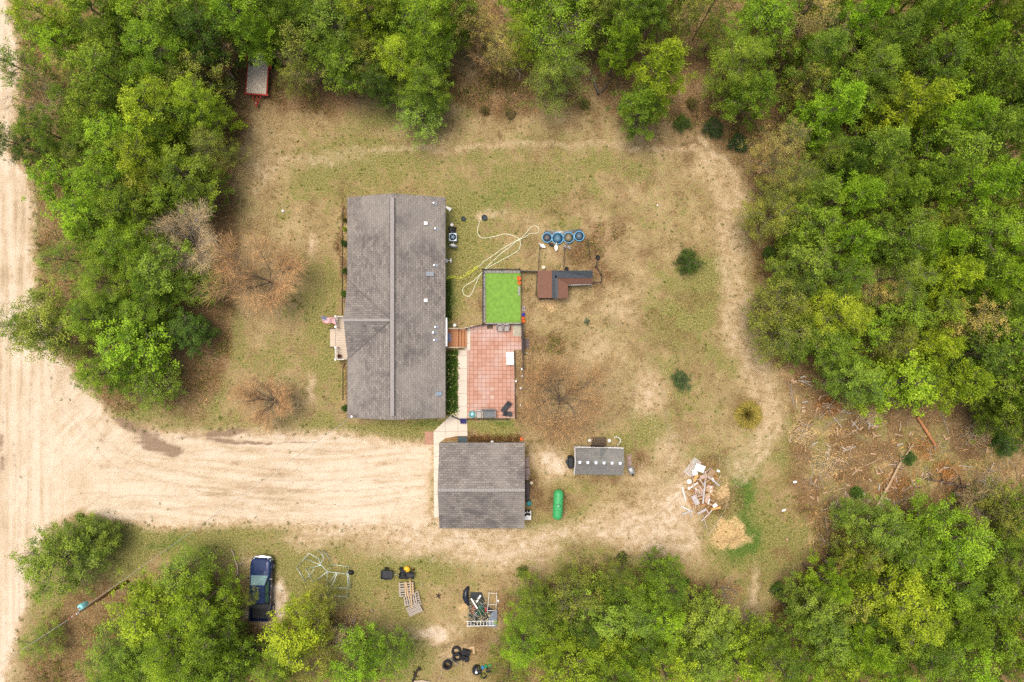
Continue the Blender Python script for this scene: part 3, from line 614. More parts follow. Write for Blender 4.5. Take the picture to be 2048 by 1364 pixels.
for i, (x, y, r, h, l) in enumerate([(1600, 60, 50, 10, 'leafless grey tree near the top edge left of tall pines'), (1555, 320, 42, 8, 'leafless brown tree at the yard edge of upper right wood'), (1765, 575, 44, 9, 'leafless grey tree deep in the right hand wood'),
        (420, 110, 42, 9, 'leafless grey tree in the top right of the left wood'), (60, 190, 56, 8, 'leafless brown tree leaning to the road, upper left'), (235, 1310, 40, 6, 'leafless scrub tree at the bottom left of yellow-green tree'), (1975, 1010, 50, 8, 'leafless grey tree above the lower right wood'),
        (1690, 1150, 36, 7, 'leafless pale tree at left of the lower right wood'), (610, 120, 44, 7, 'leafless dark tree right of the red trailer'), (975, 90, 40, 8, 'leafless grey tree under the khaki budding tree'), (2030, 110, 40, 11, 'leafless brown tree at the upper right edge'),
        (1180, 1230, 46, 9, 'leafless grey tree inside the bottom middle wood'), (650, 1290, 46, 7, 'leafless twiggy tree beside the feathery yellow-green tree'), (1455, 1190, 30, 5, 'leafless brown scrub right of the bottom middle wood'), (1700, 55, 36, 12, 'leafless brown tree between pines at the top edge')]):
    zc = h * .62; k = (CAMH - zc) / CAMH
    bare(1024 + (x - 1024) * k, 682 + (y - 682) * k, x, y, r, h, (.34, .29, .24, 1) if i % 2 == 0 else (.28, .2, .14, 1), GREYBARK, l, 20 + i, dens=.8, ntw=6)

def heap(px, py, r, h, col, label, seed):
    npr = np.random.RandomState(seed); rd = random.Random(seed); N = 700; rr = r / 21; q_ = npr.rand(N) ** .7; a_ = npr.rand(N) * 2 * PI
    ax = npr.uniform(0, PI); p0 = np.stack([np.cos(a_) * q_ * rr, np.sin(a_) * q_ * rr * .7, h * .6 * (1 - q_) * npr.rand(N) + .02], 1); b_ = ax + npr.normal(size=N) * .7; L_ = npr.uniform(.2, .9, N)
    d = np.stack([np.cos(b_) * L_, np.sin(b_) * L_, npr.normal(size=N) * .1 * L_], 1); v, f = stretch_quads(p0, d, npr.uniform(.006, .016, N), npr)
    o = thing('brush_heap', label, 'brush heap', px, py); obj('twigs', arr_mesh('twigs', v, f, TWIG, npr.rand(N)), o).color = col
    for k in range(9):
        q = MB(); b = ax + rd.gauss(0, .6); x0 = rd.gauss(0, rr * .35); y0 = rd.gauss(0, rr * .25); L_ = rd.uniform(.6, 1.6); u = Vector((math.cos(b), math.sin(b), 0)); p = Vector((x0, y0, rd.uniform(.05, h * .5)))
        q.tube([p - u * L_ / 2, p + Vector((rd.gauss(0, .08), rd.gauss(0, .08), .05)), p + u * L_ / 2 + Vector((0, 0, rd.uniform(-.04, .2)))], [.035, .025, .01], 5); q.build('branch', PALE_ if k % 3 else GREYBARK, o)
PALE_ = mat('barkless_pale_wood', (.52, .425, .31), .85, var=.2, scale=5)
for i, (x, y, r, h, l) in enumerate([(1662, 762, 34, 1.1, 'dark brush heap at the upper left of cut area'), (1655, 812, 30, .9, 'orange-brown brush heap near the cut stump'), (1735, 835, 26, .8, 'brush heap under the yellow-green pine at right'), (1985, 945, 48, 1.4, 'pale brush heap at the right of cut area'),
        (1890, 950, 36, 1.0, 'grey brush heap left of the dark fallen trunk'), (1660, 925, 40, .9, 'grey twig heap at the left of cut area'), (1660, 1035, 30, .8, 'brown root heap above the left of lower right wood'), (1850, 900, 34, .8, 'twig heap beside the orange log'), (1950, 870, 34, .9, 'dark twig heap right of the orange log'),
        (700, 1240, 40, .8, 'pale brush heap right of the feathery tree'), (1800, 975, 44, .9, 'pale twig heap between the two fallen trunks'), (1600, 870, 30, .7, 'twig heap below the pale yellow stump')]):
    heap(x, y, r, h, [(.34, .27, .2, 1), (.30, .17, .09, 1), (.42, .37, .32, 1)][i % 3], l, 60 + i)
# ---------------------------------------------------------------- ground cover (uncountable)
def scatter(N, seed, fn):
    npr = np.random.RandomState(seed); x = npr.uniform(-10, 2058, N); y = npr.uniform(-10, 1374, N); mk = mask_at(x, y)
    keep = npr.rand(N) < fn(x, y, mk, npr); return x[keep], y[keep], [q[keep] for q in mk], npr
BUILT = [(688, 386, 893, 840), (874, 880, 1052, 1058), (1148, 894, 1250, 953), (915, 648, 1046, 840), (966, 541, 1043, 648), (1076, 541, 1186, 598), (864, 830, 936, 886), (866, 880, 880, 1040), (890, 652, 935, 702), (655, 630, 690, 722)]
def clear(x, y):
    k = np.ones(len(x), bool)
    for a, b_, c_, d in BUILT: k &= ~((x > a) & (x < c_) & (y > b_) & (y < d))
    return k
def cover(name, label, cat, xs, ys, npr, per, spread, hgt, wid, col, up=1.0, z0=0.0):
    X = (np.repeat(xs, per) - 1024) / 21; Y = (682 - np.repeat(ys, per)) / 21; n_ = len(X)
    p0 = np.stack([X + npr.normal(size=n_) * spread, Y + npr.normal(size=n_) * spread, np.full(n_, z0)], 1)
    d = npr.normal(size=(n_, 3)) * [.7, .7, .25] + [0, 0, up]; d *= (npr.uniform(.5, 1.2, n_) * hgt / np.linalg.norm(d, axis=1))[:, None]; d[:, 2] = np.abs(d[:, 2])
    v, f = stretch_quads(p0, d, npr.uniform(.6, 1.2, n_) * wid, npr)
    o = obj(name, arr_mesh(name, v, f, TWIG, npr.rand(n_))); o.color = col + (1,)
    return tag(o, label, cat, kind='stuff')
wood = lambda mk: ss(.45, .8, mk[2])
x, y, mk, npr = scatter(60000, 5, lambda x, y, mk, r: np.clip(.05 + ss(.35, .9, mk[1]) * .30 + mk[5] * .9, 0, 1) * (1 - .93 * ss(.4, .8, mk[0])) * clear(x, y) * (.25 + 1.2 * ss(.45, .65, fbm(x, y, 12, 3))))
cover('grass', 'scattered green grass and weed tufts over the dry yard', 'grass', x, y, npr, 8, .06, .10, .016, (.14, .165, .04), up=.55)
x, y, mk, npr = scatter(30000, 6, lambda x, y, mk, r: np.maximum((.02 + .4 * (1 - ss(.2, .7, mk[0]))) * ss(.5, .7, fbm(x, y, 40, 9)), .6 * np.exp(-(sdf(x, y, ROAD) / 16) ** 2) * ss(.42, .6, fbm(x, y, 20, 19))) * clear(x, y) * (1 - wood(mk)))
cover('weeds', 'small dark weed clumps dotting the yard and trail', 'weeds', x, y, npr, 22, .075, .12, .022, (.075, .11, .02), up=.5)
x, y, mk, npr = scatter(60000, 8, lambda x, y, mk, r: .28 * clear(x, y) * (1 - ss(.3, .7, mk[0])) * (1 - mk[5]))
cover('dry_grass', 'matted straw-coloured dead grass covering the yard', 'dry grass', x, y, npr, 4, .1, .14, .014, (.42, .31, .175), up=.25)
x, y, mk, npr = scatter(90000, 9, lambda x, y, mk, r: ss(.25, .8, mk[2]) * clear(x, y) * .8)
cover('leaf_litter', 'brown and orange fallen leaves under the trees', 'leaf litter', x, y, npr, 4, .12, .12, .03, (.17, .09, .04), up=.08)
x, y, mk, npr = scatter(16000, 10, lambda x, y, mk, r: wood(mk) * (1 - ((x > 1560) & (y > 740) & (y < 1010))) * clear(x, y) * ss(.42, .6, fbm(x, y, 50, 13)))
o = cover('undergrowth', 'low green and grey undergrowth beneath the wood', 'undergrowth', x, y, npr, 16, .28, .6, .03, (.13, .15, .05), up=.8)
slash = [(1560, 740), (1640, 730), (1700, 800), (1850, 840), (2080, 850), (2080, 1010), (1900, 1030), (1720, 1040), (1640, 1120), (1600, 1060), (1590, 900)]
x, y, mk, npr = scatter(26000, 12, lambda x, y, mk, r: ss(-20, 20, sdf(x, y, slash)) * .9 + .05 * wood(mk))
o = cover('twig_litter', 'broken twigs and slash strewn over the cleared ground', 'twigs', x, y, npr, 2, .15, .55, .016, (.48, .36, .24), up=.12, z0=.03)

# ---------------------------------------------------------------- roofs
def shingle(name, swap, c1=(.26, .232, .20), c2=(.128, .112, .098), mort=(.035, .03, .03), sx=.40, sy=.20):
    m, t, n, b = nt(name); tc = n.new('ShaderNodeTexCoord'); v = tc.outputs['Object']
    vv = mapping(t, v, rot=(0, 0, R(90) if swap else 0))
    br = n.new('ShaderNodeTexBrick'); t.links.new(vv, br.inputs['Vector']); br.inputs['Scale'].default_value = 1
    br.inputs['Brick Width'].default_value = sx; br.inputs['Row Height'].default_value = sy; br.inputs['Mortar Size'].default_value = .016; br.inputs['Mortar Smooth'].default_value = .5
    br.inputs['Color1'].default_value = c1 + (1,); br.inputs['Color2'].default_value = c2 + (1,); br.inputs['Mortar'].default_value = mort + (1,)
    g = noise(t, v, 12, 3, .7); l = noise(t, mapping(t, v, scale=(.5, .5, .5)), 1.1, 6, .65, .6); bl = noise(t, mapping(t, v, scale=(.25, .18, .25)), 1.0, 2, .5)
    c = mix(t, maprange(t, g, .3, .7, 0, .5), br.outputs[0], (.36, .32, .29))
    c = mix(t, maprange(t, l, .45, .68, 0, .6), c, (.085, .078, .08)); c = mix(t, maprange(t, bl, .45, .65, 0, .45), c, (.33, .298, .26))
    t.links.new(c, b.inputs['Base Color']); b.inputs['Roughness'].default_value = .95; b.inputs['Specular IOR Level'].default_value = .15
    bp = n.new('ShaderNodeBump'); bp.inputs['Strength'].default_value = .5; bp.inputs['Distance'].default_value = .03
    t.links.new(mth(t, 'SUBTRACT', g, mth(t, 'MULTIPLY', br.outputs['Fac'], 1.0)), bp.inputs['Height']); t.links.new(bp.outputs[0], b.inputs['Normal'])
    return m
SH_Y, SH_X = shingle('shingles_rows_north_south', True), shingle('shingles_rows_east_west', False)
CAP = mat('ridge_cap', (.30, .275, .255), .95, var=.25, scale=9, bump=.3)
WHITE = mat('white_paint', (.78, .77, .74), .5, var=.06, scale=3)
SIDING = mat('pale_siding', (.62, .60, .55), .7, var=.08, scale=2, stretch=(.2, .2, 12))
GLASS = mat('window_glass', (.05, .07, .08), .08, var=.2, scale=.6, spec=.8)
METAL = mat('galvanised_metal', (.45, .46, .47), .35, .7, var=.2, scale=12)
BLACK = mat('black_plastic', (.018, .018, .02), .5, var=.35, scale=8)
BROWNDK = mat('dark_stained_wood', (.055, .04, .03), .8, var=.4, scale=14, stretch=(1, 6, 1))
CONC = mat('concrete', (.52, .46, .385), .9, var=.10, scale=1.6, bump=.15)
ROOM = mat('dark_rubber', (.02, .02, .022), .7, var=.4, scale=20, bump=.4)
WOODP = mat('pale_timber', (.47, .33, .19), .85, var=.3, scale=6, stretch=(1, 8, 1))
WOODG = mat('weathered_timber', (.40, .345, .29), .9, var=.3, scale=7, stretch=(1, 7, 1))
WOODR = mat('split_orange_wood', (.42, .19, .075), .85, var=.35, scale=9)
def fascia(mb, pts, h=.16, w=.05):
    for a, b_ in zip(pts[:-1], pts[1:]):
        mb.tube([a, b_], .06, 4, True, False)
hx, hy = P(784, 613, 4.5); house = thing('house', 'long single-storey house with weathered grey-brown shingle roof and flag at its porch', 'house', 784, 613, 0, 0, pz=4.5)
XL, XR, YT, YB, ZE, ZR = -15.02 - hx, -6.12 - hx, 13.14 - hy, -7.02 - hy, 2.75, 4.5
gy = 1.87 - hy; g0, g1 = 5.57 - hy, -1.64 - hy
mb = MB(); mb.box(((XL + XR) / 2, (YT + YB) / 2, 1.36), (XR - XL - .9, YT - YB - .7, 2.7)); 
for yy in (YT - .37, YB + .37): mb.prism([(0, 0), (1, 0), (1, 1)], -9, -9.01) if False else mb.add([(XL + .46, yy, 2.72), (XR - .46, yy, 2.72), (0, yy, ZR - .14)], [(0, 1, 2)])
mb.add([(XL + .3, g0 - .4, 2.6), (XL + .3, g1 + .4, 2.6), (XL + .3, gy, ZR - .2)], [(0, 1, 2)])
wall = mb.build('wall', SIDING, house)
rf = MB()
rf.slab([(0, YT, ZR), (0, YB, ZR), (XR, YB, ZE), (XR, YT, ZE)][::-1], .12)
rf.slab([(XL, YT, ZE), (XL, YB, ZE), (0, YB, ZR), (0, YT, ZR)][::-1], .12) if False else rf.slab([(XL, YT, ZE), (XL, YB, ZE), (-.0, YB, ZR), (-.0, YT, ZR)], .12)
roof = rf.build('roof', SH_Y, house)
gr = MB(); ap = (XL + .02, gy, ZR - .06)
gr.slab([ap, (-.15, gy, ZR - .02), (XL - .0, g0, ZE + .02)][::-1], .1); gr.slab([ap, (-.15, gy, ZR - .02), (XL - .0, g1, ZE + .02)], .1)
gable = gr.build('gable_roof', SH_X, house)
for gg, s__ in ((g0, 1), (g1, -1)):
    vf = MB(); vf.tube([(XL + .1, gg - s__ * .04, ZE + .07), (-.22, gy + s__ * .1, ZR + .0)], .03, 4, True, False); vf.build('valley_shade_strip', mat('valley_shade', (.17, .155, .145), .9), gable)  # dark tubes along the gable valleys paint in the shade lines there
cap = MB(); cap.tube([(.02, YT - .35, ZR + .05), (.02, YB + .35, ZR + .05)], .01, 4)
rv = MB(); rv.box((.02, (YT + YB) / 2, ZR + .05), (.36, YT - YB - .75, .07)); rv.build('ridge_vent', CAP, roof); rv = MB(); rv.box((.235, (YT + YB) / 2, ZR + .0), (.07, YT - YB - .75, .06)); rv.box((-.2, (YT + YB) / 2, ZR + .0), (.04, YT - YB - .75, .06)); rv.build('vent_side_strip', BLACK, roof)  # thin black strips along both sides of the ridge vent, one wider
rb = MB(); rb.box((XL / 2 - .1, gy, ZR - .01), (-XL - .1, .24, .05), ry=R(-.3)); rb.build('ridge_cap', CAP, gable)
fm = MB(); 
for x_ in (XL - .02, XR + .02): fm.box((x_, (YT + YB) / 2, ZE - .1), (.05, YT - YB, .14))
fm.build('gutter', mat('dark_gutter', (.10, .09, .085), .5), house)
for sx_ in (-1, 1):
    for yy in ((YB + 2, YB + 5, YT - 3, YT - 6) if sx_ < 0 else (YB + 2.5, YB + 6, YT - 4, YT - 8)):
        w = MB(); xx = XL + .44 if sx_ < 0 else XR - .44
        w.box((xx, yy, 1.5), (.06, 1.2, 1.1)); wo = w.build('window', WHITE, house)
        p = MB(); p.box((xx + sx_ * .035, yy, 1.5), (.03, 1.02, .92)); p.build('pane', GLASS, wo)
dr = MB(); dr.box((XL + .43, gy - 2.3, 1.55), (.07, .95, 2.05)); d_ = dr.build('door', mat('red_brown_door', (.2, .07, .05), .5), house)
def zr(xl): return ZR - (ZR - ZE) * abs(xl) / (XR if xl > 0 else -XL)
def on_roof(px, py):
    x_, y_ = P(px, py, 3.6); xl = x_ - hx; z_ = zr(xl); x_, y_ = P(px, py, z_); return x_ - hx, y_ - hy, zr(x_ - hx)
slopeR = math.atan((ZR - ZE) / XR)
for px, py in ((852, 447), (852, 601)):
    x_, y_, z_ = on_roof(px, py); q = MB(); q.box((x_, y_, z_ + .12), (.34, .34, .16), ry=slopeR, bev=.04); q.tube([(x_, y_, z_ - .1), (x_, y_, z_ + .1)], .13, 10); q.build('roof_vent', WHITE, roof)
x_, y_, z_ = on_roof(860, 548); q = MB(); q.box((x_, y_, z_ + .1), (.78, .42, .14), ry=slopeR, bev=.03); q.build('flue_cover', METAL, roof)
x_, y_, z_ = on_roof(878, 787); q = MB(); q.box((x_, y_, z_ + .08), (.5, .38, .16), ry=slopeR, bev=.03); q.build('box_vent', mat('blue_grey_metal', (.28, .36, .42), .35, .4), roof)
for px, py in ((868, 407), (871, 458), (869, 531), (871, 654), (867, 665), (869, 680)):
    x_, y_, z_ = on_roof(px, py); q = MB(); big = .1 if py != 665 else .14
    q.box((x_ + .12, y_, z_ + .02), (.34, .3, .03), ry=slopeR); q.tube([(x_, y_, z_ - .1), (x_, y_, z_ + .35)], big * .6, 10)
    q.lathe((x_, y_, z_), [(big * 1.5, 0), (big, .12)], 10); q.build('vent_pipe', METAL, roof)
x_, y_, z_ = on_roof(708, 831); q = MB(); q.tube([(x_, y_, z_ - .2), (x_, y_, z_ + .9)], .035, 8); q.box((x_, y_, z_ + .95), (.16, .2, .18), bev=.02); q.build('service_mast', METAL, house)
mastx, masty = hx + x_, hy + y_
q = MB(); q.box((XR - .19, P(0, 669)[1] - hy + .2, 2.62), (.2, 2.6, .08)); q.build('door_awning', WHITE, house, (.28, 0, 0))
# dish-like lamp low left handled by mast.  Front porch
pr = thing('front_porch', 'pale plank front porch with white posts and black stair rails', 'porch', 676, 687)
def L(px, py, z, o): x_, y_ = P(px, py, z); return (x_ - o.location.x, y_ - o.location.y)
PW = mat('porch_planks', (.55, .46, .36), .85, var=.22, scale=5, stretch=(.6, 9, 1))
zt = .5
q = MB()
x0, y0 = L(671, 719, zt, pr); x1, y1 = L(700, 633, zt, pr); k = 12
for i in range(18):
    yy = y0 + (y1 - y0) * (i + .5) / 18; q.box(((x0 + x1) / 2, yy, zt - .02), (x1 - x0, (y1 - y0) / 18 - .015, .04))
q.build('deck', PW, pr)
q = MB(); q.box(((x0 + x1) / 2, (y0 + y1) / 2, .22), (x1 - x0 - .1, y1 - y0 - .1, .40)); q.build('skirt', WOODG, pr)
for i in range(2):
    q = MB(); ya, yb = L(0, 694, .3, pr)[1], L(0, 657, .3, pr)[1]; q.box((x0 - .19 - .26 * i, (ya + yb) / 2, .36 - .17 * i), (.27, yb - ya, .05)); q.box((x0 - .19 - .26 * i, (ya + yb) / 2, .16 - .07 * i), (.22, yb - ya - .1, .32 - .17 * i)); q.build('step', PW, pr)
for px, py in ((671, 633), (671, 654), (671, 695), (671, 719)):
    xx, yy = L(px, py, 1.5, pr); q = MB(); q.box((xx, yy, 1.0), (.11, .11, 1.05)); q.box((xx, yy, 1.55), (.2, .2, .08), bev=.03); q.build('post', WHITE, pr)
for (a, b_) in (((671, 633), (686, 633)), ((671, 695), (671, 719)), ((671, 719), (688, 719)), ((671, 633), (671, 654))):
    A = L(*a, 1.4, pr); B = L(*b_, 1.4, pr); q = MB(); q.tube([(A[0], A[1], 1.4), (B[0], B[1], 1.4)], .045, 4, True, False); q.tube([(A[0], A[1], .65), (B[0], B[1], .65)], .03, 4, True, False)
    for k in range(1, 6): f = k / 6; q.box((A[0] + (B[0] - A[0]) * f, A[1] + (B[1] - A[1]) * f, 1.02), (.03, .03, .74))
    q.build('railing', WHITE, pr)
for py in (657, 694):
    A = L(671, py, 1.3, pr); B = L(657, py, .7, pr); q = MB(); q.tube([(A[0], A[1], 1.3), (B[0], B[1], .8), (B[0], B[1], 0)], .028, 6); q.build('stair_rail', BLACK, pr)
q = MB(); pot = thing('flower_pot', 'brown flower pot on the front porch boards', 'pot', 680, 712, .5); q.lathe((0, 0, 0), [(.13, 0), (.19, .3), (.2, .34), (.17, .34), (.15, .24), (.01, .24)], 16); q.build('pot', mat('brown_pot', (.22, .11, .06), .6), pot)
q = MB(); q.lathe((0, 0, .24), [(.145, 0), (.1, .05), (.01, .07)], 14); q.build('soil', mat('soil', (.04, .025, .015), 1), pot)
# flag
fl = thing('flag', 'american flag on a slanted pole at the front porch', 'flag', 671, 637, 0, pz=1.6)
A = Vector((0, -.05, 1.35)); B = Vector((-1.35, .2, 2.1)); q = MB(); q.tube([A, B], .022, 6); q.lathe(tuple(B), [(.01, -.03), (.035, 0), (.01, .035)], 8); q.build('flagpole', mat('brass', (.6, .45, .15), .35, .6), fl)
fm_, ft, fn, fb = nt('flag_cloth')
uvn = fn.new('ShaderNodeUVMap'); sep = fn.new('ShaderNodeSeparateXYZ'); ft.links.new(uvn.outputs[0], sep.inputs[0])
stripe = mth(ft, 'GREATER_THAN', mth(ft, 'SINE', mth(ft, 'MULTIPLY', sep.outputs[1], 13 * PI)), 0)
cc = mix(ft, stripe, (.75, .72, .70), (.5, .03, .05))
cant = mth(ft, 'MULTIPLY', mth(ft, 'LESS_THAN', sep.outputs[0], .42), mth(ft, 'GREATER_THAN', sep.outputs[1], .46))
vs_ = fn.new('ShaderNodeTexVoronoi'); vs_.inputs['Scale'].default_value = 1; vs_.inputs['Randomness'].default_value = 0
ft.links.new(mapping(ft, uvn.outputs[0], scale=(19, 16, 1)), vs_.inputs['Vector'])
star = mth(ft, 'LESS_THAN', vs_.outputs['Distance'], .27); cc = mix(ft, cant, cc, mix(ft, star, (.02, .035, .15), (.75, .75, .75)))
ft.links.new(cc, fb.inputs['Base Color']); fb.inputs['Roughness'].default_value = .8
me = bpy.data.meshes.new('cloth'); NU, NV = 14, 7; vs = []; 
for j in range(NV + 1):
    for i in range(NU + 1):
        u, v = i / NU, 1 - j / NV; p = B + Vector((.12, 0, -.03)) + v * Vector((.10, -.60, -.22)) + u * Vector((1.15, -.12, -.35))
        vs.append((p.x, p.y + .05 * math.sin(u * 9 + v * 2), p.z + .05 * math.sin(u * 11 + v * 3)))
fs = [(j * (NU + 1) + i, j * (NU + 1) + i + 1, (j + 1) * (NU + 1) + i + 1, (j + 1) * (NU + 1) + i) for j in range(NV) for i in range(NU)]
me.from_pydata(vs, [], fs); uv = me.uv_layers.new(name='UVMap')
for lp in me.loops: vi = lp.vertex_index; uv.data[lp.index].uv = ((vi % (NU + 1)) / NU, (vi // (NU + 1)) / NV)
me.materials.append(fm_); obj('cloth', me, fl)

def simple(name, label, cat, px, py, build, m, z=0, rot=0, group=None, part=None, pz=None):
    q = MB(); build(q); o = q.build(name, m); x_, y_ = P(px, py, z if pz is None else pz); o.location = (x_, y_, z); o.rotation_euler = (0, 0, rot)
    return tag(o, label, cat, group)
def edging(pts, label):
    q = MB(); p0 = P(*pts[0]); W_ = [(P(*p)[0] - p0[0], P(*p)[1] - p0[1], .03) for p in pts]; q.tube(W_, .045, 5); o = q.build('garden_edging', BROWNDK); o.location = (p0[0], p0[1], 0); return tag(o, label, 'edging')
edging([(689, 412), (686, 420), (685, 500), (685, 600), (685, 630)], 'dark edging strip along the mulch bed above the porch')
edging([(691, 726), (686, 735), (686, 800)], 'dark edging strip along the mulch bed below the porch')
# ---------------------------------------------------------------- garage
gx_, gy_ = P(962, 981, 4.6); gar = thing('garage', 'square detached garage with weathered grey-brown shingle roof beside the sandy drive', 'garage', 962, 981, 0, 0, pz=4.6)
x0, x1, y0, y1, yr = -6.61 - gx_, 1.14 - gx_, -17.05 - gy_, -9.30 - gy_, -13.22 - gy_
q = MB(); q.box(((x0 + x1) / 2, (y0 + y1) / 2, 1.42), (x1 - x0 - .7, y1 - y0 - .8, 2.8))
for xx in (x0 + .36, x1 - .36): q.add([(xx, y0 + .41, 2.8), (xx, y1 - .41, 2.8), (xx, yr, 4.5)], [(0, 1, 2)])
q.build('wall', SIDING, gar)
q = MB(); q.slab([(x0, y0, 2.9), (x1, y0, 2.9), (x1, yr, 4.64), (x0, yr, 4.64)], .12); q.slab([(x0, yr, 4.64), (x1, yr, 4.64), (x1, y1, 2.9), (x0, y1, 2.9)], .12); grf = q.build('roof', SH_X, gar)
q = MB()
for i in range(26): q.box((x0 + (i + .5) * (x1 - x0) / 26, yr, 4.65 + .004 * (i % 2)), ((x1 - x0) / 26 - .01, .3, .04), bev=.012)
q.build('ridge_cap', CAP, grf)
q = MB(); q.box(((x0 + x1) / 2, y1 + .02, 2.8), (x1 - x0, .05, .14)); q.box(((x0 + x1) / 2, y0 - .02, 2.8), (x1 - x0, .05, .14)); q.build('gutter', MATS['dark_gutter'], gar)
for k in (-1, 1):
    q = MB(); 
    for j in range(4): q.box((x0 + .33, yr + k * 1.75, .45 + j * .58), (.06, 2.9, .55))
    gd = q.build('garage_door', WHITE, gar); q = MB(); q.box((x0 + .28, yr + k * 1.75, .35), (.04, .3, .05)); q.build('handle', BLACK, gd)
q = MB(); q.box((x1 - .33, yr + 1.8, 1.05), (.06, .9, 2.05)); q.build('side_door', WHITE, gar)
# ---------------------------------------------------------------- concrete and patio
def sheet(name, poly, z1, m, label=None, cat=None, kind=None, z0=0.0):
    p0 = P(*poly[0], z1); q = MB(); q.prism([(P(a, b_, z1)[0] - p0[0], P(a, b_, z1)[1] - p0[1]) for a, b_ in poly], z0, z1); o = q.build(name, m); o.location = (p0[0], p0[1], 0)
    return tag(o, label, cat, kind=kind)
cm_, ct_, cn_, cb_ = nt('concrete_slabs'); pos_ = cn_.new('ShaderNodeNewGeometry').outputs['Position']
br = cn_.new('ShaderNodeTexBrick'); br.offset = 0; ct_.links.new(mapping(ct_, pos_, loc=(.35, .2, 0)), br.inputs['Vector']); br.inputs['Scale'].default_value = 1; br.inputs['Brick Width'].default_value = 1.2; br.inputs['Row Height'].default_value = 1.2
br.inputs['Mortar Size'].default_value = .018; br.inputs['Color1'].default_value = (.66, .58, .48, 1); br.inputs['Color2'].default_value = (.61, .535, .44, 1); br.inputs['Mortar'].default_value = (.27, .22, .17, 1)
ct_.links.new(mix(ct_, maprange(ct_, noise(ct_, pos_, 1.8, 5, .7), .4, .7, 0, .35), br.outputs[0], (.50, .42, .33)), cb_.inputs['Base Color']); cb_.inputs['Roughness'].default_value = .9
sheet('walkway', [(899, 833), (916, 817), (916, 700), (930, 700), (930, 654), (941, 654), (941, 701), (934, 701), (934, 838), (935, 872), (914, 872), (890, 877), (878, 886), (879, 1033), (868, 1036), (867, 863)], .05, cm_, 'pale concrete walkway from the wooden deck round to the garage doors', 'walkway', kind='structure')
tm_, tt, tn_, tb = nt('terracotta_pavers'); pos_ = tn_.new('ShaderNodeNewGeometry').outputs['Position']
TS = .392
vv = mapping(tt, pos_, scale=(1 / TS, 1 / TS, 1), loc=(.33, .12, 0))
sx_ = tn_.new('ShaderNodeSeparateXYZ'); tt.links.new(vv, sx_.inputs[0])
fx, fy = mth(tt, 'FRACT', sx_.outputs[0]), mth(tt, 'FRACT', sx_.outputs[1]); ix, iy = mth(tt, 'FLOOR', sx_.outputs[0]), mth(tt, 'FLOOR', sx_.outputs[1])
cmb = tn_.new('ShaderNodeCombineXYZ'); tt.links.new(ix, cmb.inputs[0]); tt.links.new(iy, cmb.inputs[1])
wnz = tn_.new('ShaderNodeTexWhiteNoise'); tt.links.new(cmb.outputs[0], wnz.inputs['Vector'])
tc1 = ramp(tt, wnz.outputs[0], [(0, (.41, .205, .14)), (.3, (.45, .235, .165)), (.7, (.50, .275, .20)), (.95, (.46, .255, .18)), (1, (.54, .38, .31))])
fade = maprange(tt, noise(tt, pos_, .45, 3, .5), .42, .6, 0, .8); tc1 = mix(tt, fade, tc1, (.52, .36, .31))
tc1 = mix(tt, maprange(tt, noise(tt, pos_, 9, 4, .7), .5, .75, 0, .35), tc1, (.70, .52, .43))
ed = mth(tt, 'MINIMUM', mth(tt, 'MINIMUM', fx, mth(tt, 'SUBTRACT', 1, fx)), mth(tt, 'MINIMUM', fy, mth(tt, 'SUBTRACT', 1, fy)))
tc1 = mix(tt, maprange(tt, ed, .02, .075, .75, 0), tc1, (.15, .075, .05)); tt.links.new(tc1, tb.inputs['Base Color']); tb.inputs['Roughness'].default_value = .85
sheet('patio', [(941, 651), (1043, 651), (1043, 700), (1028, 700), (1030, 836), (934.5, 836), (934.5, 701.5), (941.5, 701.5)], .055, tm_, 'terracotta paver patio behind the house', 'patio', kind='structure')
sheet('paver_patch', [(1026, 650), (1042, 650), (1042, 672), (1026, 672)], .075, mat('grey_pavers', (.38, .35, .27), .9, var=.35, scale=5), 'mossy grey paver square at top right corner of patio', 'pavers', z0=.05)
sheet('brick_pad', [(850, 863), (866.5, 863), (866.5, 889), (850, 889)], .03, mat('brick_red_sand', (.40, .22, .15), .9, var=.25, scale=6), 'small reddish paver pad left of the walkway', 'pavers')
sheet('planting_bed', [(893, 702), (913, 702), (913, 812), (893, 832)], .03, mat('bed_soil', (.07, .045, .03), 1, var=.4, scale=8), kind='structure')
# dense green plants in the bed and under the right eave
def patch(name, label, cat, x0, y0, x1, y1, N, hgt, wid, col, seed, per=10, sp=.12):
    npr = np.random.RandomState(seed); cover(name, label, cat, npr.uniform(x0, x1, N), npr.uniform(y0, y1, N), npr, per, sp, hgt, wid, col, up=.7)
patch('bed_plants', 'dark green leafy plants filling the bed between house and walkway', 'plants', 897, 704, 912, 826, 380, .34, .045, (.05, .12, .02), 1)
patch('bed_flowers', 'white and pale green blossoms dotting the bed by the walkway', 'flowers', 899, 706, 911, 828, 40, .40, .035, (.55, .62, .42), 2, per=5, sp=.05)
patch('wall_weeds', 'dark weeds growing along the right wall above the deck', 'weeds', 892, 560, 900, 640, 150, .25, .04, (.06, .12, .03), 3)
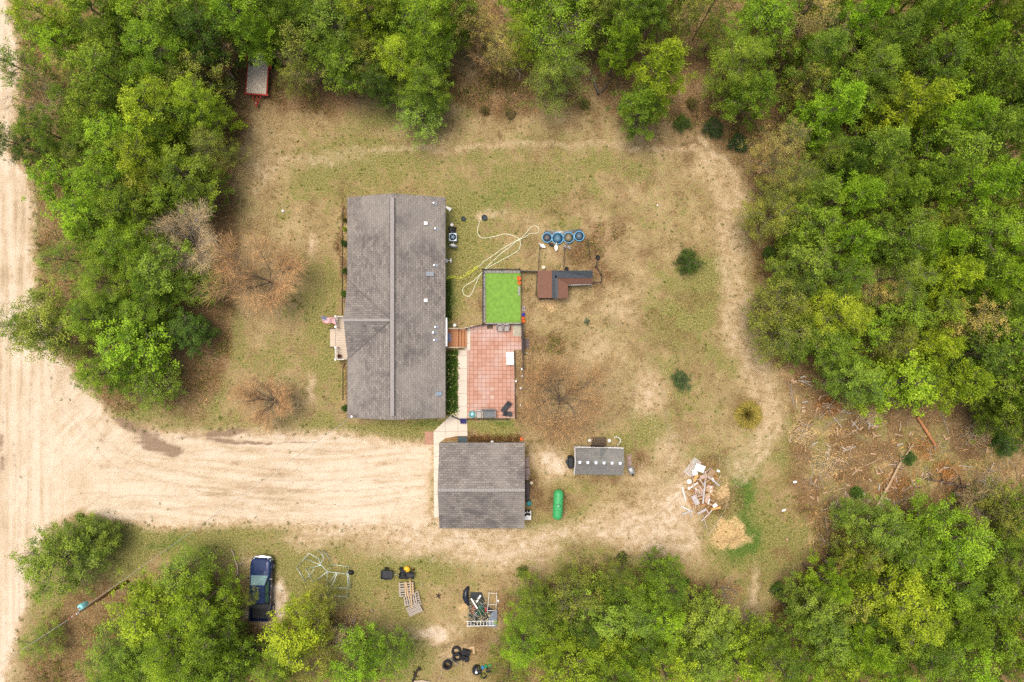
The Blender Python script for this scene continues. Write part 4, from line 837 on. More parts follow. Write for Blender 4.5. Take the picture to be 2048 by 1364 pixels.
# ---------------------------------------------------------------- wooden deck
dk = thing('back_deck', 'small orange-brown wooden deck with steps joining house and patio', 'deck', 911, 675)
OW = mat('orange_stained_wood', (.44, .20, .09), .7, var=.25, scale=5, stretch=(1, 8, 1)); zt = .75
x0, y0 = L(892, 694, zt, dk); x1, y1 = L(917, 658, zt, dk)
q = MB()
for i in range(12): q.box(((x0 + x1) / 2 - .4, y0 + (y1 - y0) * (i + .5) / 12, zt - .02), (x1 - x0 + .8, (y1 - y0) / 12 - .018, .04))
q.build('deck_boards', OW, dk)
q = MB(); q.box(((x0 + x1) / 2, (y0 + y1) / 2, .35), (x1 - x0 - .05, y1 - y0 - .05, .68)); q.build('skirt', BROWNDK, dk)
for i in range(3):
    q = MB()
    for k in (0, 1): q.box((x1 + .1 + .24 * i + .11 * k, (y0 + y1) / 2, .56 - .18 * i), (.1, y1 - y0, .04))
    q.box((x1 + .14 + .24 * i, (y0 + y1) / 2, .27 - .09 * i), (.18, y1 - y0 - .05, .5 - .18 * i)); q.build('step', OW, dk)
CRM = mat('cream_timber', (.55, .46, .34), .8, var=.15, scale=5)
for yy in (y0 - .04, y1 + .04):
    q = MB(); q.tube([(x0, yy, 1.65), (x1, yy, 1.65), (x1 + .62, yy, 1.2)], .05, 4, True, False)
    for xx in (x0 + .2, x1, x1 + .6): q.box((xx, yy, .82 if xx <= x1 else .6), (.08, .08, 1.62 if xx <= x1 else 1.2))
    for k in range(7): q.box((x0 + .3 + k * .14, yy, 1.2), (.03, .03, .9))
    q.build('handrail', CRM, dk)
simple('doormat', 'blue-grey doormat on the orange wooden deck', 'mat', 897, 675, lambda q: q.box((0, 0, .01), (.5, .8, .02), bev=.008), mat('blue_mat', (.24, .25, .36), .95, var=.3, scale=12), z=.752)
GLOBE = mat('white_globe', (.85, .84, .8), .3, var=.03)
def bucket(px, py, r, h, m, label, name='bucket', cat='bucket', group=None, z=0):
    return simple(name, label, cat, px, py, lambda q: q.lathe((0, 0, 0), [(r * .8, 0), (r, h), (r * 1.08, h), (r * 1.08, h + .03), (r * .9, h + .03), (r * .85, h * .7), (.01, h * .68)], 18), m, z=z, group=group)
def lidded(px, py, r, h, m, label, name='drum', cat='drum', group=None, z=0):
    return simple(name, label, cat, px, py, lambda q: q.lathe((0, 0, 0), [(r * .9, 0), (r, h * .5), (r * .95, h), (r * .6, h + .03), (.01, h + .05)], 18), m, z=z, group=group)
lamp = thing('globe_lamp', 'white globe lamp beside the top rail of the wooden deck', 'lamp', 911, 651)
q = MB(); q.tube([(0, 0, 0), (0, 0, .8)], .03, 8); q.build('pole', BLACK, lamp); q = MB(); q.lathe((0, 0, .95), [(.04, -.17), (.15, -.1), (.18, 0), (.15, .1), (.04, .17)], 16); q.build('globe', GLOBE, lamp)
clone(lamp, 985, 882, label='white globe lamp above the garage top edge')
clone(lamp, 1177, 878, label='white globe lamp left of the shed entrance ramp')
clone(lamp, 1216, 878.5, label='white globe lamp right of the shed entrance ramp')
# ---------------------------------------------------------------- artificial turf pen
TURF = mat('artificial_turf', (.17, .325, .05), .95, var=.22, scale=3, bump=.3)
sheet('turf_lawn', [(971, 546.5), (1041, 546.5), (1041, 645), (972, 645)], .04, TURF, 'bright lime green artificial turf rectangle above the patio', 'turf')
GP = mat('grey_block', (.33, .32, .29), .9, var=.25, scale=7, bump=.2)
def pavers(x0, y0, x1, y1, n, along, label):
    g = thing('paver_edging', label, 'pavers', (x0 + x1) / 2, (y0 + y1) / 2); 
    q = MB(); w, h = abs(x1 - x0) / 21, abs(y1 - y0) / 21
    for i in range(n):
        f = (i + .5) / n - .5
        q.box((f * w if along == 'x' else 0, f * h if along == 'y' else 0, .05 + rng.uniform(0, .01)), (w / n - .015 if along == 'x' else w, h / n - .015 if along == 'y' else h, .1), bev=.01)
    q.build('blocks', GP, g)
pavers(966, 541, 1041, 546, 9, 'x', 'grey paver row along the top of the green turf')
pavers(966, 547, 971, 646, 12, 'y', 'grey paver row along the left of the green turf')
pavers(972, 645.5, 1041, 648.5, 9, 'x', 'narrow paver row between green turf and patio')
pavers(1036, 573, 1040, 591, 3, 'y', 'three pale blocks on the right edge of green turf')
FM = mat('dark_fence', (.05, .042, .04), .8, var=.3)
def wire_mesh_mat():
    return FM
def fence(pts, h, label, thick=.05, name='fence', step=1.6, rails=(.35, .95)):
    f0 = thing(name, label, 'fence', *pts[0]); W_ = [Vector((P(*p)[0] - f0.location.x, P(*p)[1] - f0.location.y, 0)) for p in pts]
    for a, b_ in zip(W_[:-1], W_[1:]):
        n_ = max(1, round((b_ - a).length / step))
        for k in range(n_ + (1 if b_ is W_[-1] else 0)):
            p = a.lerp(b_, k / n_); q = MB(); q.box((p.x, p.y, h / 2 + .02), (thick * 1.5, thick * 1.5, h + .04)); q.build('post', FM, f0)
        q = MB(); u = (b_ - a); ang = math.atan2(u.y, u.x); c_ = (a + b_) / 2
        for r_ in rails: q.box((c_.x, c_.y, h * r_), (u.length, thick, thick * .9), rz=ang)
        m_ = int(u.length / .16)
        for k in range(m_):
            p = a.lerp(b_, (k + .5) / m_); q.box((p.x, p.y, h * .5), (.016, .016, h * .9), rz=ang)
        q.build('panel', FM, f0)
    return f0
fence([(934, 657), (965, 650)], 1.0, 'dark picket fence from deck steps to the turf corner', .07)
fence([(966, 540), (966, 648)], .9, 'dark fence down the left of the green turf', .06)
fence([(966, 540), (1040, 540)], .9, 'dark fence along the top of the green turf', .05)
fence([(1042, 544), (1077, 545)], 1.0, 'thick dark fence between green turf and wooden coop', .1)
fence([(966, 649), (1042, 649)], .8, 'dark fence between green turf and patio', .07)
fence([(1042, 545), (1043, 648)], .8, 'dark fence down the right of the green turf', .04)
fence([(1044, 649), (1045.5, 700)], 1.0, 'thick dark fence at the upper right of the patio', .16)
fence([(1045.5, 701), (1046, 762)], .9, 'dark fence down the right of the gravel strip', .07)
fence([(1046, 764), (1046, 834)], .7, 'thin wire fence continuing below the gravel strip', .02, rails=(.95,))
fence([(934, 837.5), (1018, 837.5)], .5, 'low dark fence along the bottom of the patio', .06)
fence([(1029.5, 702), (1031, 836)], .25, 'low dark kerb rail along the right of the patio', .06, rails=(.9,))
fence([(905, 831), (921, 838)], .9, 'dark gate across the concrete walkway', .05, name='gate')
fence([(1079, 492), (1076, 545)], .8, 'thin wire fence on the left of the duck pen', .03)
fence([(1128, 496), (1127, 541)], .8, 'thin wire fence dividing the duck pen', .03)
fence([(1174, 480), (1179, 515), (1178, 518)], .8, 'curved wire fence on the right of the duck pen', .025)
fence([(1195, 520), (1190, 533), (1202, 550), (1201, 565), (1186, 566)], .8, 'zigzag wire fence right of the wooden coop', .035)
fence([(1074, 550), (1071, 590), (1078, 598), (1104, 599)], .5, 'low wire fence wrapping the left of the wooden coop', .04)
simple('garden_flag', 'small navy and red garden flag beside the walkway gate', 'flag', 927, 841, lambda q: q.box((0, 0, .5), (.55, .16, .5), rx=R(-55)), mat('navy_cloth', (.04, .04, .16), .8, var=.4, scale=9))
# ---------------------------------------------------------------- patio furniture
GW = mat('grey_wicker', (.36, .32, .30), .9, var=.3, scale=22); GC = mat('grey_cushion', (.16, .17, .18), .9, var=.2, scale=8); DC = mat('charcoal_cushion', (.045, .048, .055), .8, var=.25, scale=8)
def chair(px, py, rot, label, frame=GW, cush=GW, w=.62, dpt=.62, name='patio_chair', cat='chair', group=None, seats=1):
    c_ = thing(name, label, cat, px, py, .055, rot, group)
    q = MB(); q.box((0, 0, .36), (w, dpt, .1), bev=.03); q.build('seat', cush, c_)
    q = MB()
    if seats == 1: q.tube([(w / 2 - .04, dpt / 2 - .1, .5), (w / 2 - .03, -dpt / 2 + .12, .72), (w * .3, -dpt / 2, .82), (-w * .3, -dpt / 2, .82), (-w / 2 + .03, -dpt / 2 + .12, .72), (-w / 2 + .04, dpt / 2 - .1, .5)], .05, 8); q.box((0, -dpt / 2 + .05, .58), (w * .8, .07, .42), rx=R(12), bev=.02)
    else: q.box((0, -dpt / 2 + .06, .6), (w, .14, .44), rx=R(14), bev=.04)
    q.build('backrest', cush if seats > 1 else frame, c_)
    if seats > 1:
        for s_ in (-1, 1): q = MB(); q.box((s_ * (w / 2 + .04), 0, .42), (.09, dpt, .34), bev=.03); q.build('armrest', frame, c_)
    for a in (-1, 1):
        for b_ in (-1, 1): q = MB(); q.tube([(a * (w / 2 - .06), b_ * (dpt / 2 - .06), 0), (a * (w / 2 - .08), b_ * (dpt / 2 - .08), .34)], .025, 6); q.build('leg', frame, c_)
    return c_
chair(1000, 656, PI, 'pale wicker armchair at the patio top, left of two')
chair(1013, 656, PI, 'pale wicker armchair at the patio top, right of two')
chair(959, 827, PI * 1.0, 'pale grey armchair between teal basin and grey sofa', CRM, mat('pale_cushion', (.42, .40, .38), .9), .55, .75, seats=2)
chair(977, 826, PI * 1.0, 'grey outdoor sofa at the bottom of the patio', GW, GC, 1.25, .8, 'outdoor_sofa', 'sofa', seats=2)
def lounger(px, py, rot, l, L_=1.45, w=.55):
    c_ = thing('sun_lounger', l, 'lounger', px, py, .055, rot)
    q = MB(); q.box((0, -.15, .33), (w, L_ - .5, .1), bev=.03); q.build('cushion', DC, c_); q = MB(); q.box((0, L_ / 2 - .22, .5), (w, .5, .09), rx=R(40), bev=.03); q.build('backrest', DC, c_)
    for a in (-1, 1):
        for b_ in (-1, 1): q = MB(); q.tube([(a * (w / 2 - .05), b_ * .5, 0), (a * (w / 2 - .05), b_ * .5, .3)], .022, 6); q.build('leg', BLACK, c_)
lounger(1012, 814, R(-38), 'charcoal lounger standing diagonally in the patio corner', 1.3, .5)
lounger(1016, 827, R(80), 'charcoal lounger lying lowest in the patio corner', .95, .45)
bs = thing('basin', 'teal round basin at the bottom left of the patio', 'basin', 945, 828, .055); q = MB(); q.lathe((0, 0, 0), [(.24, 0), (.30, .3), (.33, .32), (.28, .32), (.25, .12), (.01, .1)], 24); q.build('shell', mat('teal_plastic', (.12, .42, .44), .4), bs)
q = MB(); q.lathe((0, 0, .2), [(.26, 0), (.01, .02)], 20); q.build('water', mat('pale_water', (.4, .62, .66), .15), bs)
for i, (px, py) in enumerate(((1020, 710), (1020.5, 723))):
    tb_ = thing('cooler_box', ('upper' if i == 0 else 'lower') + ' of two white square lidded boxes on the right of the patio', 'box', px, py, .055)
    q = MB(); q.box((0, 0, .2), (.68, .56, .38), bev=.04); q.build('body', WHITE, tb_); q = MB(); q.box((0, 0, .42), (.74, .6, .06), bev=.025)
    q.build('lid', mat('spotted_white', (.72, .72, .69), .6, var=.3, scale=14), tb_)
simple('rug', 'dark brown mat at the top of the patio by the turf', 'mat', 980, 653, lambda q: q.box((0, 0, .01), (.58, .42, .02)), mat('brown_mat', (.10, .07, .05), .95), z=.056)
simple('ground_mat', 'dark purple-brown mat on the ground right of the patio fence', 'mat', 1053, 687, lambda q: q.box((0, 0, .015), (.5, .9, .03)), mat('plum_mat', (.12, .09, .085), .95, var=.35))
simple('drain_mat', 'dark green-grey mat above the garage on the walkway', 'mat', 925, 879.5, lambda q: q.box((0, 0, .02), (.88, .6, .03)), mat('slate_mat', (.06, .09, .095), .8), z=.05)
for i, (px, py, r) in enumerate(((1044, 738, .12), (1045, 752, .12), (1032, 762, .11), (1041.5, 776, .11), (1041, 810, .08), (1053.5, 706, .06))):
    l = ['highest', 'second highest', 'third and leftmost', 'fourth', 'lowest', 'smallest']
    st = thing('solar_light', l[i] + (' white round ground light in the gravel strip right of patio' if i < 5 else ' white ground light just outside the patio fence'), 'garden light', px, py)
    q = MB(); q.tube([(0, 0, 0), (0, 0, .25)], .02, 6); q.build('stake', BLACK, st)
    q = MB(); q.lathe((0, 0, .25), [(r * .7, 0), (r, .03), (r * .9, .08), (r * .4, .1)], 14); q.build('shade', GLOBE, st)
    q = MB(); q.lathe((0, 0, .345), [(r * .3, 0), (.01, .02)], 8); q.build('panel', mat('amber_panel', (.25, .2, .1), .3), st)
ORG = mat('orange_plastic', (.72, .13, .025), .45, var=.1)
bucket(1038, 557, .19, .3, ORG, 'square-set orange bucket at turf corner, upper of two'); bucket(1038.5, 566, .17, .28, ORG, 'orange bucket at turf right edge, lower of two')
def ball(px, py, r, m, l): simple('ball', l, 'ball', px, py, lambda q: q.lathe((0, 0, r), [(r * math.sin(a * PI / 10) + .002, -r * math.cos(a * PI / 10)) for a in range(11)], 16), m)
ball(1047, 629, .17, mat('blue_ball', (.05, .04, .42), .35), 'blue ball on the ground right of the turf')
ball(1046, 637, .18, ORG, 'orange ball right of the turf, between blue and lower orange ones'); ball(1047.3, 643, .18, ORG, 'lowest orange ball right of the turf')
for i in range(4): simple('cushion_block', '%s small grey striped block stacked right of the turf' % ['topmost', 'second', 'third', 'lowest'][i], 'block', 1045.5 + (i % 2) * 3.4, 614.5 + (i // 2) * 5.5, lambda q: (q.box((0, 0, .06), (.14, .24, .12), bev=.02), q.box((0, 0, .13), (.10, .05, .02))), GW)
# ---------------------------------------------------------------- duck pen
BL = mat('blue_pool_plastic', (.07, .24, .40), .35, var=.15)
for i, (px, py, r, wc, l) in enumerate(((1094, 476, .49, (.13, .12, .12), 'leftmost blue paddling pool with murky brown water'), (1115, 477.5, .58, (.10, .20, .27), 'largest blue paddling pool with bluish water, second from left'),
        (1137, 476, .55, (.24, .20, .12), 'blue paddling pool with ochre water, third from left'), (1158, 473, .50, (.12, .16, .19), 'rightmost blue paddling pool in the duck pen'))):
    r *= .93; po = thing('paddling_pool', l, 'pool', px, py, group='row of blue duck pools')
    q = MB(); q.lathe((0, 0, 0), [(r * .92, 0), (r, .26), (r + .02, .30), (r - .05, .30), (r - .08, .08), (.01, .07)], 28); q.build('shell', BL, po)
    q = MB(); q.tube([(math.cos(a * PI / 16) * r, math.sin(a * PI / 16) * r, .30) for a in range(33)], .035, 6, False); q.build('rim', mat('light_blue_rim', (.17, .42, .62), .35), po)
    q = MB(); q.lathe((0, 0, .2), [(r - .07, 0), (.01, .004)], 28); q.build('water', mat('murky_water_%d' % i, wc, .35, var=.45, scale=4, spec=.25), po)
q = MB(); 
for k in range(3): q.tube([P3(1087 + k, 466 - k * 2.2, .1 + .05 * k), P3(1125, 467 - k * 2, .12), P3(1166 - k * 2, 461 - k * 1.5, .1 + .05 * k)], .04, 6)
tag(q.build('pipe_bundle', METAL), 'pale grey pipes lying above the blue pools', 'pipes')
DARKD = mat('dark_feathers', (.04, .035, .03), .8); GREYD = mat('grey_feathers', (.27, .24, .21), .8, var=.5, scale=25); WHD = mat('white_feathers', (.82, .80, .74), .8, var=.05)
def duck(px, py, rot, m, label, s=1.0):
    d = thing('duck', label, 'duck', px, py, 0, rot, 'ducks by the blue pools'); q = MB()
    q.loft([((-.34, 0, .26), .02, .012), ((-.27, 0, .23), .07, .05), ((-.15, 0, .2), .13, .11), ((0, 0, .19), .15, .13), ((.12, 0, .21), .12, .12), ((.19, 0, .27), .07, .09), ((.22, 0, .35), .045, .05), ((.25, 0, .41), .055, .055), ((.29, 0, .42), .05, .05), ((.325, 0, .41), .025, .025)])
    q.build('body', m, d); q = MB(); q.loft([((.31, 0, .405), .025, .018), ((.36, 0, .40), .03, .012), ((.40, 0, .395), .022, .006)]); q.build('bill', mat('orange_bill', (.6, .25, .03), .5), d)
    for a in (-1, 1):
        q = MB(); q.tube([(0, a * .06, .1), (.01, a * .06, .01), (.07, a * .06, .008)], [.014, .012, .02], 6); q.build('foot', MATS['orange_bill'], d)
        q = MB(); q.loft([((-.26, a * .06, .25), .012, .02), ((-.1, a * .12, .24), .03, .07), ((.06, a * .12, .23), .03, .07), ((.12, a * .1, .23), .01, .03)]); q.build('wing', m, d)
    d.scale = (s,) * 3
duck(1084, 492, R(150), WHD, 'white duck at the left end, apart from the others', 1.15); duck(1112, 495, R(90), WHD, 'white duck below the largest blue pool', 1.15)
duck(1102, 490, R(160), DARKD, 'dark brown duck between the two white ones'); duck(1129.5, 493.5, R(75), GREYD, 'speckled grey duck below ochre pool, left of two'); duck(1137, 494.5, R(125), GREYD, 'speckled grey duck below ochre pool, right of two')
# coop
cp = thing('poultry_coop', 'L-shaped wooden coop with brown and dark grey roofs below the duck pen', 'coop', 1107, 568, 0, 0, pz=2.2)
CB = mat('brown_plank_roof', (.19, .095, .065), .85, var=.3, scale=5, stretch=(9, .7, 1)); CD = mat('dark_grey_roof', (.045, .055, .065), .7, var=.35, scale=6)
def LL(px, py, z): x_, y_ = P(px, py, z); return (x_ - cp.location.x, y_ - cp.location.y, z)
ze, zc_ = 1.5, 2.15
def rq(*pts, m=CB, name='roof_slope'): q = MB(); a = [LL(*p) for p in pts]; q.slab(a, .07); o_ = q.build(name, m, cp); return o_
rq((1075.5, 596, ze), (1104.5, 596, zc_), (1104.5, 541, zc_), (1075.5, 541.5, ze))
rq((1115, 596.5, zc_), (1136, 596, ze + .25), (1136, 568, ze + .25), (1115, 556, zc_))
rq((1115, 556, zc_), (1136, 568.5, ze + .15), (1185, 567.5, ze + .15), (1185, 555, zc_ - .02))
rq((1105, 541, zc_), (1115.5, 556, zc_ + .05), (1186, 555.5, zc_ + .05), (1185, 541, ze + .2), m=CD, name='dark_roof_slope')
rq((1104, 596.5, zc_ + .06), (1110, 596.5, zc_ + .06), (1110, 541, zc_ + .06), (1104, 541, zc_ + .06), m=CD, name='ridge_strip')
rq((1110.4, 596.7, zc_ + .03), (1116, 596.7, zc_ + .03), (1116, 556, zc_ + .03), (1110.4, 556, zc_ + .03), m=mat('slate_strip', (.07, .08, .09), .7), name='ridge_strip')
q = MB(); a = LL(1106, 569, 0); b1 = LL(1076, 596, 0)
x0, y0, _ = LL(1079, 594, 1); x1, y1, _ = LL(1133, 546, 1); q.box(((x0 + x1) / 2, (y0 + y1) / 2, .72), (x1 - x0, y1 - y0, 1.38)); q.build('wall', BROWNDK, cp)
x0, y0, _ = LL(1135, 565, 1); x1, y1, _ = LL(1182, 545, 1); q = MB(); q.box(((x0 + x1) / 2, (y0 + y1) / 2, .74), (x1 - x0, y1 - y0, 1.34)); q.build('wing_wall', BROWNDK, cp)
q = MB(); A = LL(1135, 570, 1.4); B = LL(1183, 568.5, 1.4); q.tube([A, B], .06, 6); q.build('gutter', mat('pale_gutter', (.6, .57, .52), .5), cp)
lidded(1087, 535.5, .2, .35, mat('cream_plastic', (.72, .62, .46), .5), 'cream round feed drum at top left of the wooden coop')
bucket(1133, 538, .17, .25, BLACK, 'black tub behind the dark wing of the coop'); bucket(1195, 515, .2, .2, BLACK, 'black tub at the right corner of the duck pen')
bucket(927, 438, .2, .2, mat('slate_tub', (.045, .055, .06), .6), 'small dark tub on the lawn, left of two'); bucket(969, 436, .26, .2, MATS['slate_tub'], 'larger dark tub on the lawn where the hose starts')
tp = thing('camp_shelter', 'little green and grey pop-up shelter on bare ground right of the coop dirt patch', 'shelter', 1173, 643)
q = MB(); q.add([(-.3, -.1, 0), (.15, -.42, 0), (.35, .15, 0), (-.05, .4, 0), (.02, 0, .5)], [(0, 1, 4), (1, 2, 4), (2, 3, 4), (3, 0, 4)]); q.build('canopy', mat('sage_cloth', (.17, .20, .10), .9, var=.4), tp)
q = MB(); q.tube([(-.3, -.1, 0), (.02, 0, .5), (.35, .15, 0)], .012, 4); q.tube([(.15, -.42, 0), (.02, 0, .5), (-.05, .4, 0)], .012, 4); q.build('frame', BLACK, tp)
# ---------------------------------------------------------------- hoses
def smooth(pts, n=8):
    out = []
    for i in range(len(pts) - 1):
        p0 = pts[max(i - 1, 0)]; p1 = pts[i]; p2 = pts[i + 1]; p3 = pts[min(i + 2, len(pts) - 1)]
        for k in range(n):
            t_ = k / n; out.append(tuple(.5 * ((2 * p1[j]) + (-p0[j] + p2[j]) * t_ + (2 * p0[j] - 5 * p1[j] + 4 * p2[j] - p3[j]) * t_ ** 2 + (-p0[j] + 3 * p1[j] - 3 * p2[j] + p3[j]) * t_ ** 3) for j in (0, 1)))
    out.append(pts[-1]); return out
def z3(a): return [(880 + x_ / 5.682, 420 + y_ / 5.683) for x_, y_ in a]
hose = z3([(515, 70), (470, 90), (430, 200), (435, 280), (490, 320), (620, 300), (740, 272), (850, 300), (910, 350), (905, 430), (860, 480), (680, 580), (520, 670), (465, 725), (380, 805), (290, 860), (258, 910), (275, 965), (330, 980), (370, 930), (410, 830), (470, 720), (560, 620), (700, 490), (820, 400), (860, 360), (960, 310), (1020, 270), (1080, 265), (1120, 250), (1122, 210), (1085, 180), (1030, 200), (960, 285), (900, 330), (800, 390), (690, 450), (600, 520), (490, 590), (470, 620), (430, 645)])
q = MB(); q.tube([P3(*p, .03 + .012 * math.sin(i * .7)) for i, p in enumerate(smooth(hose))], .03, 6); tag(q.build('garden_hose', mat('cream_hose', (.74, .76, .55), .4)), 'long cream garden hose looping over the lawn right of the house', 'hose')
cy_ = z3([(430, 645), (400, 660), (350, 700), (300, 730), (220, 770), (150, 755), (110, 765), (65, 785)]); sm = smooth(cy_, 26); pts = []
for i, p in enumerate(sm):
    a = i * .55; r_ = 2.4 * min(1, i / 20); pts.append(P3(p[0] + r_ * math.cos(a), p[1] + r_ * math.sin(a), .05 + .02 * math.sin(a)))
q = MB(); q.tube(pts, .02, 5); tag(q.build('coiled_hose', mat('yellow_hose', (.66, .75, .06), .4)), 'bright yellow coiled hose trailing from the right house wall', 'hose')
# ---------------------------------------------------------------- things by the right wall
ac = thing('air_conditioner', 'blue-grey air conditioner with round fan beside the right house wall', 'air conditioner', 907, 476.5)
q = MB(); q.box((0, 0, .42), (.74, .78, .8), bev=.03); q.build('cabinet', mat('blue_grey_steel', (.30, .36, .42), .45, .3), ac)
q = MB(); q.lathe((0, 0, .82), [(.32, 0), (.32, .03), (.27, .03), (.27, .005)], 24); fan = q.build('fan_grille', BLACK, ac)
q = MB(); 
for k in range(5): a = k * 2 * PI / 5; q.box((math.cos(a) * .13, math.sin(a) * .13, .84), (.2, .09, .01), rz=a, rx=.3)
q.lathe((0, 0, .83), [(.07, 0), (.06, .05), (.01, .055)], 12); q.build('blade', mat('blue_blade', (.20, .32, .42), .4), fan)
pw = thing('push_mower', 'black and red mower squeezed above the air conditioner', 'mower', 905, 462); q = MB(); q.box((0, .05, .3), (.62, .5, .3), bev=.08); q.lathe((.12, .1, .45), [(.17, 0), (.17, .12), (.05, .16)], 14); q.build('engine', BLACK, pw)
q = MB(); q.box((0, -.34, .28), (.6, .22, .2), bev=.05); q.build('deck', mat('red_paint', (.5, .03, .03), .4), pw)
for a in (-1, 1):
    for b_ in (-1, 1): q = MB(); q.tube([(a * .28, b_ * .3, .13), (a * .36, b_ * .3, .13)], .13, 12); q.build('wheel', ROOM, pw)
sb = bucket(904.5, 450.5, .15, .3, WHITE, 'white bucket above the mower by the house wall')
sat = thing('satellite_dish', 'grey satellite dish on an arm below the air conditioner', 'satellite dish', 908, 492); q = MB(); q.tube([(0, 0, 0), (0, 0, .8)], .03, 8); q.tube([(0, 0, .8), (.05, .5, .7)], .02, 6); q.build('arm', METAL, sat)
q = MB(); q.lathe((0, 0, 0), [(.42, .14), (.3, .05), (.01, 0), (.01, -.02), (.32, .02), (.43, .12)], 22); d_ = q.build('dish', mat('grey_dish', (.45, .47, .48), .5), sat); d_.location = (0, -.05, .85); d_.rotation_euler = (R(68), 0, R(-8))
cn = thing('downspout_cone', 'white tapered plastic downspout piece at the top right house corner', 'downspout', 897, 417, 0, R(-35)); q = MB(); q.add([(-.32, -.07, .02), (-.32, .07, .02), (.28, .22, .02), (.28, -.22, .02), (-.32, -.05, .12), (-.32, .05, .12), (.28, .17, .2), (.28, -.17, .2)], [(0, 1, 2, 3), (7, 6, 5, 4), (0, 3, 7, 4), (1, 5, 6, 2), (2, 6, 7, 3), (0, 4, 5, 1)]); q.build('spout', WHITE, cn)
st = thing('step_stool', 'small white step stool on the lawn by the right wall', 'stool', 898.5, 522, 0, R(5))
for k in (-1, 1): q = MB(); q.box((k * .2, 0, .4), (.12, .4, .04), bev=.01); q.build('tread', WHITE, st); q = MB(); q.box((k * .2, .16, .2), (.04, .04, .4)); q.box((k * .2, -.16, .2), (.04, .04, .4)); q.build('leg', METAL, st)
q = MB(); q.box((0, 0, .36), (.36, .08, .03)); q.build('crossbar', WHITE, st)
# ---------------------------------------------------------------- shed
ROTS = R(-1.3); sx0, sy0 = P(1200, 925, 3.0); shd = thing('garden_shed', 'long grey-green roofed shed with six square skylights along its ridge', 'shed', 1200, 925.5, 0, ROTS, pz=3.0)
SG = shingle('slate_green_shingles', False, (.20, .215, .20), (.155, .17, .16), (.10, .11, .105), .28, .15)
hw, hd = 2.24, 1.24
q = MB(); q.slab([(-hw, -hd, 2.2), (hw, -hd, 2.2), (hw, 0, 3.0), (-hw, 0, 3.0)], .07); q.slab([(-hw, 0, 3.0), (hw, 0, 3.0), (hw, hd, 2.2), (-hw, hd, 2.2)], .07); sr = q.build('roof', SG, shd)
q = MB(); q.box((0, 0, 1.12), (2 * hw - .24, 2 * hd - .24, 2.2)); 
for s_ in (-1, 1): q.add([(s_ * (hw - .12), -hd + .12, 2.2), (s_ * (hw - .12), hd - .12, 2.2), (s_ * (hw - .12), 0, 2.9)], [(0, 1, 2)])
q.build('wall', mat('cream_siding', (.55, .50, .43), .8), shd)
q = MB(); q.box((-hw - .02, -hd / 2, 2.6), (.06, 1.5, .12), rx=R(32.8)); q.box((-hw - .02, hd / 2, 2.6), (.06, 1.5, .12), rx=R(-32.8)); q.box((0, hd + .03, 2.17), (2 * hw, .06, .1)); q.build('trim', WHITE, shd)
q = MB(); q.slab([(-.8, hd + .02, 2.24), (0, .22, 2.93), (0, hd + .1, 2.93)], .05); q.slab([(.8, hd + .02, 2.24), (0, hd + .1, 2.93), (0, .22, 2.93)], .05); q.build('dormer_roof', SG, shd)
for k in range(6):
    xx = -1.84 + k * .735; q = MB(); q.box((xx, .0, 3.03), (.25, .26, .05), bev=.012); q.build('skylight', mat('milky_skylight', (.66, .70, .78), .25, var=.05), sr)
q = MB(); q.box((0, hd - .1, 1.0), (1.3, .06, 1.9)); sdoor = q.build('door', BROWNDK, shd)
rp = thing('entrance_ramp', 'dark brown wooden ramp in front of the shed door', 'ramp', 1197, 887, 0, ROTS)
q = MB()
for k in range(8): q.box((0, -.55 + k * .16, .28 - k * .03), (1.45, .14, .04), rx=R(10))
q.build('ramp_boards', mat('dark_ramp', (.115, .085, .06), .9, var=.4, scale=8), rp)
for k in (-.45, .45):
    q = MB(); q.box((k, .05, .26), (.3, .05, .02), rx=R(10)); q.box((k, -.25, .33), (.3, .05, .02), rx=R(10)); q.build('grip_strip', BLACK, rp)
simple('ramp_mat', 'small black mat at the top end of the shed ramp', 'mat', 1197, 875.5, lambda q: q.box((0, 0, .02), (.58, .2, .03)), BLACK)
bb = thing('barbecue', 'black covered barbecue standing at the left end of the shed', 'barbecue', 1140, 922); q = MB(); q.box((0, 0, .5), (.52, 1.15, .95), bev=.12); q.build('cover', mat('black_cover', (.02, .024, .03), .55, var=.4, scale=5), bb)
q = MB(); q.add([(-.26, -.35, .7), (-.26, .35, .7), (-.52, .02, .68), (-.26, -.35, .6), (-.26, .35, .6), (-.52, .02, .6)], [(0, 2, 1), (3, 4, 5), (0, 3, 5, 2), (1, 2, 5, 4)]); q.build('side_shelf', MATS['black_cover'], bb)
wb = thing('wheelbarrow', 'grey wheelbarrow tipped at the right end of the shed', 'wheelbarrow', 1261, 939, 0, R(110)); q = MB(); q.add([(-.35, -.25, .45), (.35, -.3, .5), (.35, .3, .5), (-.35, .25, .45), (-.15, -.12, .22), (.15, -.15, .22), (.15, .15, .22), (-.15, .12, .22)], [(4, 5, 1, 0), (5, 6, 2, 1), (6, 7, 3, 2), (7, 4, 0, 3), (4, 7, 6, 5)]); q.build('tray', METAL, wb)
for s_ in (-1, 1): q = MB(); q.tube([(-.45, s_ * .12, .3), (.3, s_ * .2, .3), (.8, s_ * .28, .5)], .02, 6); q.build('handle', WOODG, wb)
q = MB(); q.tube([(-.5, -.04, .18), (-.5, .04, .18)], .18, 14); q.build('wheel', ROOM, wb)
simple('board_stack', 'pinkish grey boards lying beside the right end of the shed', 'boards', 1258, 921, lambda q: [q.box((k * .1 - .15, rng.uniform(-.1, .1), .04 + .03 * (k % 2)), (.1, 1.1, .04)) for k in range(4)], mat('pink_grey_board', (.30, .21, .18), .9, var=.3))
fb_ = thing('stone_ring', 'white stones ringing a small flower patch right of the shed ramp', 'stones', 1232, 882)
